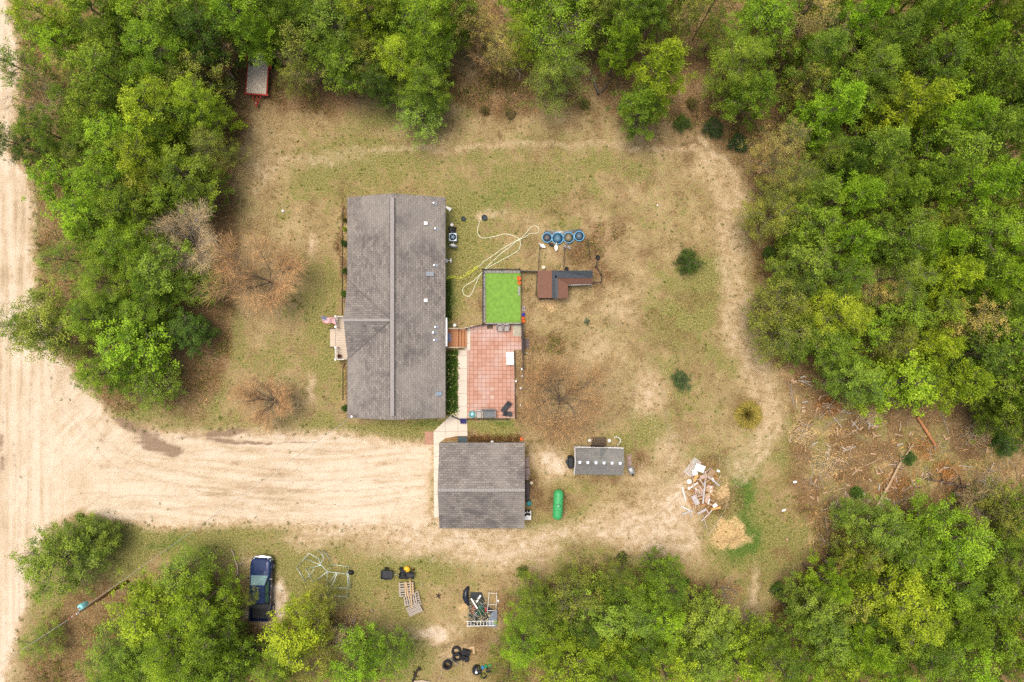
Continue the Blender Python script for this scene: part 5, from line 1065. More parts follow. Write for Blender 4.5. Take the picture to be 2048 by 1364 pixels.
for k in range(9):
    a = -1.2 + k * .38; q = MB(); q.lathe((.42 * math.cos(a), .38 * math.sin(a), 0), [(.05, 0), (.07, .04), (.03, .08)], 7, sx=rng.uniform(.7, 1.3)); q.build('stone', WHITE, fb_)
# propane tank
tk = thing('propane_tank', 'green horizontal propane tank between garage and shed', 'tank', 1116, 1009, 0, R(-3), pz=.6)
GTk = mat('green_tank_paint', (.055, .37, .125), .4, var=.12, scale=3)
prof = [(-1.44, .02)] + [(-1.02 - .42 * math.cos(a), .48 * math.sin(a)) for a in (.3, .6, .9, 1.2, 1.57)]; prof += [(1.02 - .42 * math.cos(a), .48 * math.sin(a)) for a in (1.57, 1.94, 2.24, 2.54, 2.84)] + [(1.44, .02)]
q = MB(); q.tube([(0, y_, .66) for y_, r_ in prof], [r_ for y_, r_ in prof], 26); body = q.build('tank_body', GTk, tk)
q = MB(); q.lathe((0, -.02, 1.1), [(.17, 0), (.18, .1), (.15, .15), (.01, .17)], 18); q.build('valve_dome', mat('pale_green', (.14, .46, .22), .45), tk); q = MB(); q.lathe((0, -.02, 1.1), [(.2, 0), (.2, .05), (.17, .05)], 18); q.build('dome_collar', BLACK, tk)
for y_ in (.75, .45, -.42, -.8): q = MB(); q.lathe((.01, y_, 1.135), [(.04, 0), (.035, .04), (.01, .045)], 10); q.build('fitting', METAL if y_ != -.42 else BLACK, tk)
for y_ in (-.8, .8): q = MB(); q.box((0, y_, .12), (.7, .14, .24)); q.build('saddle', GP, tk)
# things right of and above the garage
simple('paver_stack', 'pinkish grey paving slabs leaning along the right garage wall', 'pavers', 1054, 935, lambda q: (q.box((0, .55, .1), (.34, .9, .2)), q.box((.05, -.35, .06), (.44, .7, .12), rz=.2), q.box((.02, -.9, .15), (.3, .4, .3))), mat('pinkish_slab', (.33, .25, .23), .9, var=.3, scale=5))
simple('tarp_roll', 'long dark tarp-covered roll against the right garage wall', 'tarp', 1054.5, 982, lambda q: q.tube([(0, 1.0, .25), (.03, .3, .3), (-.02, -.4, .28), (.02, -1.0, .22)], [.18, .24, .23, .16], 9), mat('plum_tarp', (.09, .075, .075), .6, var=.4, scale=5))
hb = thing('hose_reel', 'teal hose reel by the right garage wall', 'hose reel', 1058, 1005); q = MB(); q.lathe((0, 0, .2), [(.24, 0), (.1, .04), (.1, .2), (.24, .24), (.2, .26), (.01, .26)], 16); q.build('reel', mat('teal_reel', (.03, .25, .26), .4), hb)
q = MB(); q.tube([(.1 * math.cos(k * .5) * 1.6, .16 * math.sin(k * .5), .24 + .012 * k) for k in range(18)], .025, 5); q.build('hose', mat('bright_teal', (.07, .42, .42), .4), hb)
tbw = thing('work_table', 'white table with black pots at the lower right garage corner', 'table', 1055, 1027); q = MB(); q.box((0, 0, .7), (.66, .85, .04), bev=.01); q.build('tabletop', WHITE, tbw)
for a in (-1, 1):
    for b_ in (-1, 1): q = MB(); q.tube([(a * .27, b_ * .36, 0), (a * .27, b_ * .36, .68)], .02, 6); q.build('leg', METAL, tbw)
for k, (dx, dy) in enumerate(((-3, -5), (2.5, -4.5), (-.5, 1), (3.5, 2), (-4, 3))): bucket(1055 + dx, 1026 + dy, .11, .14, BLACK, 'small black pot on the white garage table, %s' % ['upper left', 'upper right', 'in the centre', 'right', 'left'][k], 'plant_pot', 'pot', z=.72)
lidded(1063, 965, .17, .3, MATS['cream_plastic'], 'cream round drum right of the garage wall')
def pumpkin(px, py, r, l):
    o_ = thing('pumpkin', l, 'pumpkin', px, py); q = MB(); n = 24; prof = [(.15, .0), (.75, .12), (1, .42), (.92, .7), (.5, .86), (.08, .78)]; vs = []; fs = []
    for R_, z_ in prof:
        for k in range(n): a = 2 * PI * k / n; rr = r * R_ * (1 + .07 * math.cos(a * 8)); vs.append((rr * math.cos(a), rr * math.sin(a), z_ * r * 1.5))
    for i in range(len(prof) - 1):
        for k in range(n): fs.append((i * n + k, i * n + (k + 1) % n, (i + 1) * n + (k + 1) % n, (i + 1) * n + k))
    fs.append(tuple((len(prof) - 1) * n + i for i in range(n))); q.add(vs, fs, True); q.build('gourd', ORG, o_); q = MB(); q.tube([(0, 0, r * 1.1), (.02, 0, r * 1.45)], .02, 5); q.build('stem', BROWNDK, o_)
pumpkin(1043, 878, .17, 'orange pumpkin at the upper right corner of the garage')
simple('timber_edge', 'low reddish timber border of the small bed above the garage', 'edging', 904, 878, lambda q: (q.box((0, .08, .06), (1.1, .07, .12)), q.box((-.55, -.2, .06), (.07, .5, .12))), WOODR)
patch('garage_bed_plants', 'brown dead plants in the bed above the garage', 'plants', 938, 872, 1040, 886, 220, .25, .02, (.12, .075, .04), 5)

# ---------------------------------------------------------------- vehicles
tr_ = thing('pickup_truck', 'dark navy crew cab pickup truck parked nose to the drive', 'pickup truck', 521, 1177.5, 0, R(-1), pz=1.0)
NV = mat('navy_paint', (.014, .03, .10), .25, .2, var=.25, scale=2, spec=.6); CH = mat('chrome', (.75, .75, .76), .15, .9, var=.05); LINER = mat('bed_liner', (.03, .032, .035), .7, var=.3, scale=6)
def body_loft(mb, secs):
    vs = []; fs = []; n = 10
    for y_, w, zb, zt_ in secs:
        c = min(.14, w * .3)
        vs += [(-w * .92, y_, zb), (-w, y_, zb + .15), (-w, y_, zt_ - .28), (-w + c * .35, y_, zt_ - .08), (-w + c * 1.6, y_, zt_), (w - c * 1.6, y_, zt_), (w - c * .35, y_, zt_ - .08), (w, y_, zt_ - .28), (w, y_, zb + .15), (w * .92, y_, zb)]
    for i in range(len(secs) - 1):
        for k in range(n): fs.append((i * n + (k + 1) % n, i * n + k, (i + 1) * n + k, (i + 1) * n + (k + 1) % n))
    fs += [tuple(range(n)), tuple((len(secs) - 1) * n + i for i in range(n - 1, -1, -1))]
    mb.add(vs, fs, True)
q = MB(); body_loft(q, [(2.88, .72, .45, .95), (2.78, .88, .4, 1.08), (2.5, .96, .38, 1.16), (1.9, .985, .36, 1.22), (1.35, .985, .36, 1.26), (.6, .98, .34, 1.28), (-1.3, .98, .34, 1.28)]); q.build('body', NV, tr_)
q = MB(); q.box((0, 2.2, 1.215), (1.15, .95, .05), bev=.03, rx=R(-2)); q.box((0, 1.62, 1.24), (.7, .35, .05), bev=.02); q.build('hood', NV, tr_)
q = MB(); q.tube([(-.93, 2.55, .62), (-.75, 2.86, .62), (0, 2.96, .62), (.75, 2.86, .62), (.93, 2.55, .62)], .12, 8); q.build('front_bumper', CH, tr_)
q = MB(); q.box((0, 2.88, .86), (1.1, .07, .3), bev=.03); q.build('grille', CH, tr_)
HLM = mat('headlight_lens', (.75, .76, .76), .15, var=.05)
for s_ in (-1, 1):
    q = MB(); q.add([(s_ * .6, 2.9, .98), (s_ * .88, 2.72, 1.0), (s_ * .9, 2.5, 1.06), (s_ * .62, 2.78, 1.06), (s_ * .6, 2.9, .78), (s_ * .9, 2.74, .78)], [(0, 1, 2, 3), (0, 4, 5, 1), (1, 5, 2)]); q.build('headlight', HLM, tr_)
# cab
def cabring(y_, w, z_): return [(-w, y_, z_), (w, y_, z_)]
roofp = [(-.68, .55, 1.86), (.68, .55, 1.86), (.70, -1.05, 1.88), (-.70, -1.05, 1.88)]; basep = [(-.86, 1.42, 1.24), (.86, 1.42, 1.24), (.90, -1.32, 1.27), (-.90, -1.32, 1.27)]
q = MB(); q.add(roofp + basep, [(3, 2, 1, 0), (0, 1, 5, 4), (1, 2, 6, 5), (2, 3, 7, 6), (3, 0, 4, 7)]); q.box((0, -.25, 1.885), (1.30, 1.55, .07), bev=.05); q.build('cab', NV, tr_)
WG = mat('windscreen_glass', (.16, .27, .25), .06, var=.35, scale=1.5, spec=.8); SG2 = mat('side_glass', (.04, .16, .12), .06, var=.3, scale=2, spec=.8)
def pane(pts, off, m, nm):
    a = [Vector(p) for p in pts]; n_ = (a[1] - a[0]).cross(a[2] - a[0]).normalized()
    if n_.dot(sum(a, Vector()) / len(a) - Vector((0, -.2, 1.3))) < 0: n_ = -n_
    q = MB(); v = [p + n_ * off for p in a]; q.add(v, [tuple(range(len(v)))]); q.build(nm, m, tr_)
pane([(-.63, .62, 1.82), (.63, .62, 1.82), (.78, 1.34, 1.30), (-.78, 1.34, 1.30)], .012, WG, 'windshield')
pane([(-.60, -1.10, 1.82), (.60, -1.10, 1.82), (.72, -1.28, 1.38), (-.72, -1.28, 1.38)], .012, GLASS, 'rear_window')
for s_ in (-1, 1):
    pane([(s_ * .705, .48, 1.80), (s_ * .705, -.18, 1.81), (s_ * .86, -.18, 1.34), (s_ * .86, 1.0, 1.33)], .014, SG2, 'side_window')
    pane([(s_ * .71, -.28, 1.81), (s_ * .715, -.95, 1.81), (s_ * .87, -1.1, 1.36), (s_ * .865, -.28, 1.35)], .014, SG2, 'side_window')
    q = MB(); q.box((s_ * 1.06, 1.05, 1.32), (.24, .1, .18), bev=.03); q.build('mirror', CH if s_ > 0 else NV, tr_)
    for y_ in (.3, -.75): q = MB(); q.box((s_ * .985, y_, 1.02), (.03, .18, .04)); q.build('door_handle', CH, tr_)
    for y_ in (1.95, -2.0):
        q = MB(); q.tube([(s_ * .80, y_, .4), (s_ * 1.03, y_, .4)], .40, 20); w_ = q.build('wheel', ROOM, tr_); q = MB(); q.tube([(s_ * 1.0, y_, .4), (s_ * 1.045, y_, .4)], .22, 14); q.build('rim', METAL, w_)
        q = MB(); q.tube([(s_ * .99, y_ + .5 * math.cos(a * PI / 10), .42 + .48 * math.sin(a * PI / 10)) for a in range(11)], .05, 6); q.build('wheel_arch', NV, tr_)
# bed
q = MB(); q.box((0, -2.1, .62), (1.86, 1.6, .3)); 
for s_ in (-1, 1): q.box((s_ * .90, -2.12, 1.0), (.15, 1.62, .66), bev=.03)
q.build('bed_side', NV, tr_)
q = MB(); q.box((0, -2.1, .80), (1.6, 1.5, .04)); 
for k in range(12): q.box((-.72 + k * .131, -2.1, .84), (.06, 1.46, .03))
q.build('bed_floor', LINER, tr_)
q = MB(); q.box((0, -1.52, 1.33), (1.7, .42, .05), bev=.02); q.build('toolbox_cover', LINER, tr_)
q = MB(); q.box((0, -1.33, 1.05), (1.66, .06, .5)); q.build('bed_front', LINER, tr_)
q = MB(); q.box((0, -2.92, 1.0), (1.78, .09, .66), bev=.03); q.build('tailgate', NV, tr_)
for s_ in (-1, 1):
    q = MB(); q.box((s_ * .9, -2.12, 1.345), (.11, 1.6, .03)); q.build('rail_cap', LINER, tr_); q = MB(); q.box((s_ * .9, -2.955, 1.05), (.13, .04, .3)); q.build('taillight', mat('red_lens', (.4, .02, .02), .2), tr_)
q = MB(); q.box((0, -2.98, .55), (1.7, .14, .16), bev=.04); q.build('rear_bumper', CH, tr_)
# flatbed trailer
tl = thing('flatbed_trailer', 'red flatbed trailer with weathered plank deck under the top edge trees', 'trailer', 515, 150, 0, R(-4), pz=.8)
RD = mat('faded_red_paint', (.42, .045, .03), .6, var=.3, scale=6); q = MB()
for k in range(9): q.box((-.82 + k * .205, .25, .8), (.195, 4.0, .05))
q.build('deck', mat('mossy_planks', (.60, .52, .41), .9, var=.4, scale=5, stretch=(6, .6, 1)), tl)
q = MB(); q.box((-.98, .25, .76), (.1, 4.1, .14)); q.box((.98, .25, .76), (.1, 4.1, .14)); q.box((0, -1.83, .78), (2.3, .12, .16)); q.box((0, 2.33, .78), (2.06, .12, .16)); q.build('frame', RD, tl)
q = MB(); q.tube([(-.42, -1.85, .62), (0, -2.85, .55)], .05, 4, True, False); q.tube([(.42, -1.85, .62), (0, -2.85, .55)], .05, 4, True, False); q.tube([(0, -1.85, .62), (0, -3.0, .55)], .045, 4, True, False); q.build('tongue', RD, tl)
q = MB(); q.tube([(0, -2.6, 0), (0, -2.6, .75)], .04, 6); q.build('jack', METAL, tl)
for s_ in (-1, 1):
    q = MB(); q.box((s_ * 1.16, 1.4, .78), (.26, 1.5, .05), bev=.02); q.build('fender', RD, tl)
    for y_ in (1.05, 1.8): q = MB(); q.tube([(s_ * 1.08, y_, .33), (s_ * 1.26, y_, .33)], .33, 16); q.build('wheel', ROOM, tl)
# riding mower and cart
mw = thing('riding_mower', 'black and yellow riding mower towing a cart', 'mower', 813, 1148, 0, R(-4), pz=.4); YL = mat('yellow_paint', (.72, .42, .02), .45, var=.1); BK2 = mat('black_paint', (.025, .027, .032), .4, var=.3)
q = MB(); q.box((.35, 0, .55), (.78, .46, .36), bev=.1); q.build('hood', BK2, mw); q = MB(); q.box((-.35, 0, .42), (.55, .72, .2), bev=.06); q.box((0, 0, .3), (1.3, .4, .14), bev=.03); q.build('chassis', BK2, mw)
q = MB(); q.box((-.38, 0, .62), (.36, .42, .12), bev=.05); q.box((-.58, 0, .8), (.1, .42, .34), bev=.04); q.build('seat', BLACK, mw)
q = MB(); q.lathe((-.02, .38, .2), [(.30, 0), (.32, .1), (.28, .18), (.1, .22)], 16); q.build('mower_deck', YL, mw); q = MB(); q.lathe((-.02, -.25, .2), [(.28, 0), (.30, .1), (.26, .16), (.1, .18)], 16); q.build('mower_deck', BK2, mw)
q = MB(); q.tube([(-.05, 0, .6), (-.12, 0, .9)], .02, 6); q.tube([(-.12 + .15 * math.cos(a * PI / 6), .15 * math.sin(a * PI / 6), .92) for a in range(13)], .018, 5); q.build('steering_wheel', BLACK, mw)
for s_ in (-1, 1): q = MB(); q.tube([(-.5, s_ * .3, .24), (-.5, s_ * .5, .24)], .24, 16); q.build('rear_wheel', ROOM, mw); q = MB(); q.tube([(.55, s_ * .32, .17), (.55, s_ * .46, .17)], .17, 14); w_ = q.build('front_wheel', ROOM, mw); q = MB(); q.tube([(.55, s_ * .44, .17), (.55, s_ * .475, .17)], .08, 10); q.build('rim', YL, w_)
q = MB(); q.tube([(.68, -.18, .62), (.74, 0, .62), (.68, .18, .62)], .025, 5); q.build('bumper_bar', METAL, mw)
ct = thing('dump_cart', 'black tipping cart hitched behind the riding mower', 'cart', 774, 1148.5, 0, R(-2), pz=.4)
q = MB(); q.box((0, 0, .42), (1.0, .74, .04)); q.build('floor', BK2, ct); q = MB()
for s_ in (-1, 1): q.box((0, s_ * .38, .56), (1.06, .035, .32)); q.box((s_ * .52, 0, .56), (.035, .74, .32))
q.build('tray', mat('grey_black_steel', (.05, .055, .065), .4, .3), ct); q = MB(); q.tube([(.52, 0, .38), (1.15, 0, .33)], .03, 6); q.build('drawbar', METAL, ct)
for s_ in (-1, 1): q = MB(); q.tube([(-.1, s_ * .44, .2), (-.1, s_ * .56, .2)], .2, 14); q.build('wheel', ROOM, ct)
# ---------------------------------------------------------------- pipe frame
fr = thing('canopy_frame', 'collapsed pale metal tube frames on the grass right of the pickup truck', 'tube frame', 650, 1145)
def zf(a, b_, za=.1, zb=.1):
    A = (430 + a[0] * .1514, 1070 + a[1] * .1514); B = (430 + b_[0] * .1514, 1070 + b_[1] * .1514); pa = P(*A, za); pb = P(*B, zb); o_ = fr.location
    q = MB(); q.tube([(pa[0] - o_.x, pa[1] - o_.y, za), (pb[0] - o_.x, pb[1] - o_.y, zb)], .032, 6); q.build('tube', FMt, fr)
FMt = mat('pale_green_tube', (.55, .64, .58), .4, .3, var=.2)
for s_ in [((1080, 430), (1240, 240), .1, 1.6), ((1240, 240), (1400, 330), 1.6, 1.6), ((1080, 430), (1185, 610), .1, .1), ((1185, 610), (1310, 450), .1, 1.4), ((1175, 305), (1400, 400), .1, 1.6), ((1200, 450), (1400, 400), .1, 1.6), ((1200, 450), (1300, 630), .1, .1),
          ((1300, 630), (1480, 485), .1, 1.7), ((1400, 390), (1480, 485), 1.6, 1.7), ((1480, 485), (1740, 515), 1.7, 1.7), ((1440, 310), (1370, 400), 1.4, 1.6), ((1440, 310), (1360, 190), 1.4, .1), ((1430, 200), (1425, 290), .1, 1.3), ((1430, 200), (1535, 340), .1, .1), ((1525, 390), (1780, 420), .1, .1), ((1525, 390), (1480, 485), .1, 1.7),
          ((1780, 420), (1740, 515), .1, 1.7), ((1480, 485), (1485, 660), 1.7, .1), ((1485, 660), (1600, 500), .1, 1.5), ((1485, 660), (1495, 795), .1, .1), ((1495, 795), (1760, 820), .1, .1), ((1495, 795), (1610, 510), .1, 1.5), ((1545, 690), (1795, 705), .1, .1), ((1545, 690), (1620, 500), .1, 1.5), ((1760, 820), (1750, 515), .1, 1.6), ((1795, 705), (1760, 510), .1, 1.6), ((1360, 310), (1400, 400), 1.2, 1.6), ((1740, 515), (1795, 705), 1.7, .1)]:
    zf(*s_)
simple('tarp_bundle', 'crumpled black tarp at the right end of the tube frames', 'tarp', 702, 1144.5, lambda q: q.lathe((0, 0, 0), [(.3, 0), (.26, .15), (.12, .25)], 9, sx=1.1, sy=.8), BLACK)
# ---------------------------------------------------------------- pallets
def pallet(px, py, z, rot, label, w=1.0, l=1.2):
    p_ = thing('pallet', label, 'pallet', px, py, z, rot, 'stacked wooden pallets')
    q = MB()
    for k in range(6): q.box((0, -l / 2 + .06 + k * (l - .12) / 5, .12), (w, .11, .022))
    q.build('top_slats', WOODG, p_); q = MB()
    for k in (-1, 0, 1): q.box((k * (w / 2 - .05), 0, .06), (.05, l, .09))
    q.build('stringers', WOODG, p_); q = MB()
    for k in (-1, 0, 1): q.box((0, k * (l / 2 - .08), .008), (w, .1, .016))
    q.build('bottom_slats', WOODG, p_)
for i in range(3): pallet(812 + i, 1178, .135 * i, R(2 + i), 'grey pallet of the upper stack below the mower, %s' % ['bottom', 'middle', 'top'][i], 1.35, 1.3)
for i in range(3): pallet(821, 1200 - i, .135 * i, R(94 + 4 * i), 'grey pallet of the middle stack, %s' % ['bottom', 'middle', 'top'][i])
for i in range(3): pallet(829, 1218, .135 * i, R(20 + 3 * i), 'brown-grey pallet of the lowest stack, %s' % ['bottom', 'middle', 'top'][i], 1.35, .9)
pallet(834, 1196, .1, R(14), 'narrow pallet leaning right of the middle stack', .6, 1.3)
for i, (px, py, l, a, l_) in enumerate(((822, 1188, 2.6, 4, 'longest yellow plank across the pallet stacks'), (815, 1181, 1.6, 8, 'yellow plank left of the longest one on the pallets'), (811, 1179, 1.5, 3, 'leftmost yellow plank on the pallets'), (826, 1178, 1.0, 2, 'short yellow plank at the right of the pallets'))):
    simple('plank', l_, 'plank', px, py, lambda q: q.box((0, 0, .02), (.1, l, .04)), mat('yellow_plank', (.55, .38, .20), .8, var=.2, stretch=(6, .5, 1)), z=.44 + .045 * (i == 0), rot=R(a))
# ---------------------------------------------------------------- junk heap
def jx(zx, zy): return (740 + zx * .1862, 1110 + zy * .1862)
sheet('ground_tarp', [jx(1060, 560), jx(1080, 400), jx(1200, 400), jx(1240, 520), jx(1300, 570), jx(1330, 590), jx(1330, 755), jx(1060, 755)], .05, mat('black_tarp', (.022, .028, .03), .45, var=.5, scale=4, bump=.5), 'crumpled black tarp spread under the junk heap', 'tarp')
def jthing(name, label, cat, zx, zy, build, m, z=.05, rot=0): return simple(name, label, cat, *jx(zx, zy), build, m, z=z, rot=rot)
jthing('black_sled', 'curved glossy black plastic shell at the left of junk heap', 'shell', 1045, 440, lambda q: q.tube([(.12, .95, .1), (-.1, .55, .22), (-.16, 0, .25), (-.05, -.5, .2), (.15, -.85, .1)], [.1, .26, .3, .24, .1], 10), mat('gloss_black', (.02, .024, .035), .25, var=.4))
jthing('tarp_sheet', 'blue-grey tarp folded at the lower right of junk heap', 'tarp', 1305, 670, lambda q: q.prism([(-.45, -.8), (.5, -.85), (.55, .75), (.1, .6), (-.2, .2)], 0, .22), mat('blue_grey_tarp', (.17, .2, .25), .5, var=.4, scale=5, bump=.5))
jthing('green_tarp', 'crumpled dark green tarp in the centre of junk heap', 'tarp', 1190, 580, lambda q: q.lathe((0, 0, 0), [(.6, 0), (.5, .25), (.25, .38), (.02, .36)], 9, sx=.75, sy=1.15), mat('deep_green_tarp', (.012, .09, .06), .5, var=.5, scale=5, bump=.4))
ld = thing('ladder', 'white aluminium ladder across the bottom of the junk heap', 'ladder', *jx(1187, 732), .25, R(1))
for s_ in (-1, 1): q = MB(); q.box((0, s_ * .22, .05), (2.75, .05, .09)); q.build('stile', WHITE, ld)
for k in range(9): q = MB(); q.tube([(-1.2 + k * .3, -.2, .07), (-1.2 + k * .3, .2, .07)], .035, 6); q.build('rung', WHITE, ld)
fr2 = thing('tube_rack', 'pale metal tube rack at the upper right of junk heap', 'rack', *jx(1315, 480)); 
for a, b_ in (((-.45, -.85, .5), (-.3, .85, .6)), ((.35, -.85, .5), (.42, .8, .6)), ((-.45, -.85, .5), (.35, -.85, .5)), ((-.3, .85, .6), (.42, .8, .6)), ((-.42, -.3, .5), (.38, -.25, .5)), ((-.45, -.85, 0), (-.45, -.85, .5)), ((.42, .8, 0), (.42, .8, .6)), ((.35, -.85, 0), (.35, -.85, .5)), ((-.3, .85, 0), (-.3, .85, .6))):
    q = MB(); q.tube([a, b_], .025, 6); q.build('tube', WHITE, fr2)
jthing('ski_board', 'white board lying slantwise on the junk heap', 'board', 1120, 520, lambda q: q.box((0, 0, .02), (.14, 1.15, .04), bev=.015), WHITE, z=.42, rot=R(32))
jthing('silver_sheet', 'white and silver panel at the top of the junk heap', 'panel', 1165, 470, lambda q: q.box((0, 0, .02), (.18, .8, .04), bev=.015), WHITE, z=.4, rot=R(-32))
jthing('red_can', 'red can between tarps on the right of junk heap', 'can', 1245, 570, lambda q: q.box((0, 0, .15), (.16, .45, .3), bev=.04), mat('red_plastic', (.45, .03, .03), .4), z=.1, rot=R(8))
jthing('white_bottle', 'white container beside the red can in junk heap', 'container', 1262, 590, lambda q: q.box((0, 0, .12), (.1, .5, .24), bev=.04), WHITE, z=.1, rot=R(5))
jthing('red_rod', 'red and grey rods on the left of junk heap', 'rods', 1100, 560, lambda q: [q.tube([(k * .1, -.5, .03 * k), (k * .12 + .1, .4, .05)], .03, 6) for k in range(3)], MATS['red_plastic'], z=.2, rot=R(-20))
def bike(zx, zy, rot, label):
    b_ = thing('bicycle', label, 'bicycle', *jx(zx, zy), .1, rot); 
    for s_ in (-1, 1):
        q = MB(); q.tube([(s_ * .42 + .3 * math.cos(a * PI / 10), .3 * math.sin(a * PI / 10), .36) for a in range(21)], .022, 5); q.build('wheel', BLACK, b_)
    q = MB(); q.tube([(-.42, 0, .38), (-.1, .18, .38), (.32, .16, .38), (.42, 0, .38)], .022, 5); q.tube([(-.1, .18, .38), (0, -.05, .38), (.32, .16, .38)], .02, 5); q.build('frame', METAL, b_)
    q = MB(); q.tube([(.3, .35, .3), (.36, .28, .44), (.38, .26, .6)], .018, 5); q.build('handlebar', METAL, b_)
bike(1140, 640, R(60), 'bicycle lying among tarps in the lower left of junk heap'); bike(1200, 530, R(-50), 'bicycle lying on the green tarp of the junk heap')
jthing('stick_pole', 'long thin pole crossing the junk heap', 'pole', 1200, 660, lambda q: q.tube([(0, -.7, .06), (0, .8, .06)], .018, 6), WOODP, z=.45, rot=R(22))
npr = np.random.RandomState(77); N = 420
p0 = np.stack([npr.uniform(-1.0, .9, N), npr.uniform(-1.3, 1.1, N), npr.uniform(.05, .35, N)], 1); d = npr.normal(size=(N, 3)) * [.22, .22, .05]
v, f = stretch_quads(p0, d, npr.uniform(.015, .05, N), npr); o = obj('scrap', arr_mesh('scrap', v, f, TWIG, npr.rand(N))); o.color = (.22, .23, .24, 1); o.location = P3(*jx(1170, 590), .05); tag(o, 'small metal and plastic scrap strewn through the junk heap', 'scrap', kind='stuff')
simple('white_pot', 'small white pot right of the junk heap', 'pot', 996.5, 1201, lambda q: q.lathe((0, 0, 0), [(.08, 0), (.11, .18), (.02, .18)], 12), WHITE)
# tyres
def tyre(px, py, r, w, label, z=0, fill=False, rot=(0, 0)):
    t_ = thing('tyre', label, 'tyre', px, py, z); t_.rotation_euler = (rot[0], rot[1], 0); q = MB(); prof = [(r * .55, .03), (r * .8, 0), (r * .97, .05), (r, w / 2), (r * .97, w - .05), (r * .8, w), (r * .55, w - .03), (r * .58, w / 2), (r * .55, .03)]
    n = 26; vs = []; fs = []
    for R_, z_ in prof:
        for k in range(n): a = 2 * PI * k / n; vs.append((R_ * math.cos(a), R_ * math.sin(a), z_))
    for i in range(len(prof) - 1):
        for k in range(n): fs.append((i * n + k, i * n + (k + 1) % n, (i + 1) * n + (k + 1) % n, (i + 1) * n + k))
    q.add(vs, fs, True); q.build('rubber', ROOM, t_)
    q = MB(); 
    for k in range(36): a = k * PI / 18; q.box((r * math.cos(a), r * math.sin(a), w / 2), (.02, .045, w * .7), rz=a)
    q.build('tread', ROOM, t_)
    if fill: q = MB(); q.lathe((0, 0, w * .5), [(r * .57, 0), (r * .2, .03), (.01, .03)], 16); q.build('rim', METAL, t_)
    return t_
for i in range(3): tyre(894.5, 1328.5, .44, .26, '%s tyre of the leftmost stack' % ['bottom', 'middle', 'top'][i], .27 * i)
for i in range(2): tyre(914, 1313, .42, .24, '%s tyre of the stack left of the black crates' % ['bottom', 'top'][i], .25 * i)
tyre(913, 1301, .46, .24, 'wide tyre just above the stack left of black crates', .05)
tyre(967, 1350, .30, .22, 'small tyre near the bottom edge under the big black drum')
cr_ = thing('plastic_crate', 'black plastic crates piled right of the tyre stack', 'crate', 931, 1308.5, 0, R(-12)); q = MB()
for (x_, y_, z_) in ((-.2, .3, .18), (.22, .28, .15), (-.18, -.28, .16), (.2, -.3, .2)): q.box((x_, y_, z_), (.38, .52, z_ * 2), rz=rng.uniform(-.2, .2), bev=.03)
q.build('crate_shell', mat('matte_black_crate', (.012, .013, .016), .4, var=.4, scale=9), cr_); q = MB()
for k in range(7): q.box((rng.uniform(-.35, .35), rng.uniform(-.5, .5), .42), (.04, .3, .03), rz=rng.uniform(0, 3))
q.build('ribs', BLACK, cr_)
simple('timber_scrap', 'pale wooden offcut above the black crates', 'timber', 945, 1297, lambda q: (q.box((-.1, .1, .03), (.55, .2, .05), rz=.2), q.box((.12, -.2, .06), (.18, .5, .05), rz=.1)), WOODP)
simple('axle_bar', 'pale metal bars between the tyre stacks', 'bars', 906, 1321, lambda q: (q.tube([(-.4, .3, .25), (.5, -.25, .2)], .03, 6), q.tube([(.5, -.25, .2), (.35, -.5, .1)], .03, 6), q.tube([(-.1, .4, .1), (-.25, .05, .3)], .025, 6)), METAL)
dr_ = thing('drum', 'big round black drum with white cap near the bottom edge', 'drum', 954, 1337); q = MB(); q.lathe((0, 0, 0), [(.40, 0), (.46, .2), (.44, .5), (.3, .68), (.1, .72)], 24); q.build('shell', mat('gloss_black', None or (.02, .024, .035), .25), dr_); q = MB(); q.lathe((-.03, -.05, .7), [(.13, 0), (.12, .05), (.01, .07)], 12); q.build('cap', GLOBE, dr_)
simple('blue_bag', 'blue plastic bag right of the big black drum', 'bag', 965.5, 1334, lambda q: q.lathe((0, 0, 0), [(.18, 0), (.2, .15), (.1, .26)], 8, sx=.8, sy=1.2), mat('blue_plastic', (.02, .2, .6), .4), rot=R(20))
for i, (px, py, l) in enumerate(((972, 1331, 'left'), (980, 1329.5, 'right'))): simple('green_jug', 'green plastic jug beside the blue bag, %s of two' % l, 'jug', px, py, lambda q: (q.lathe((0, 0, 0), [(.13, 0), (.15, .2), (.05, .3), (.04, .34)], 12, sx=1.3), q.tube([(-.05, 0, .3), (.12, 0, .3), (.14, 0, .12)], .02, 5)), mat('green_plastic', (.02, .36, .14), .4), rot=i)
simple('black_trough', 'black trough below the green jugs', 'trough', 980, 1339, lambda q: (q.box((0, 0, .04), (.7, .36, .05)), q.box((0, .18, .15), (.74, .05, .26)), q.box((0, -.18, .15), (.74, .05, .26)), q.box((.37, 0, .15), (.05, .4, .26)), q.box((-.37, 0, .15), (.05, .4, .26))), BLACK, rot=R(8))
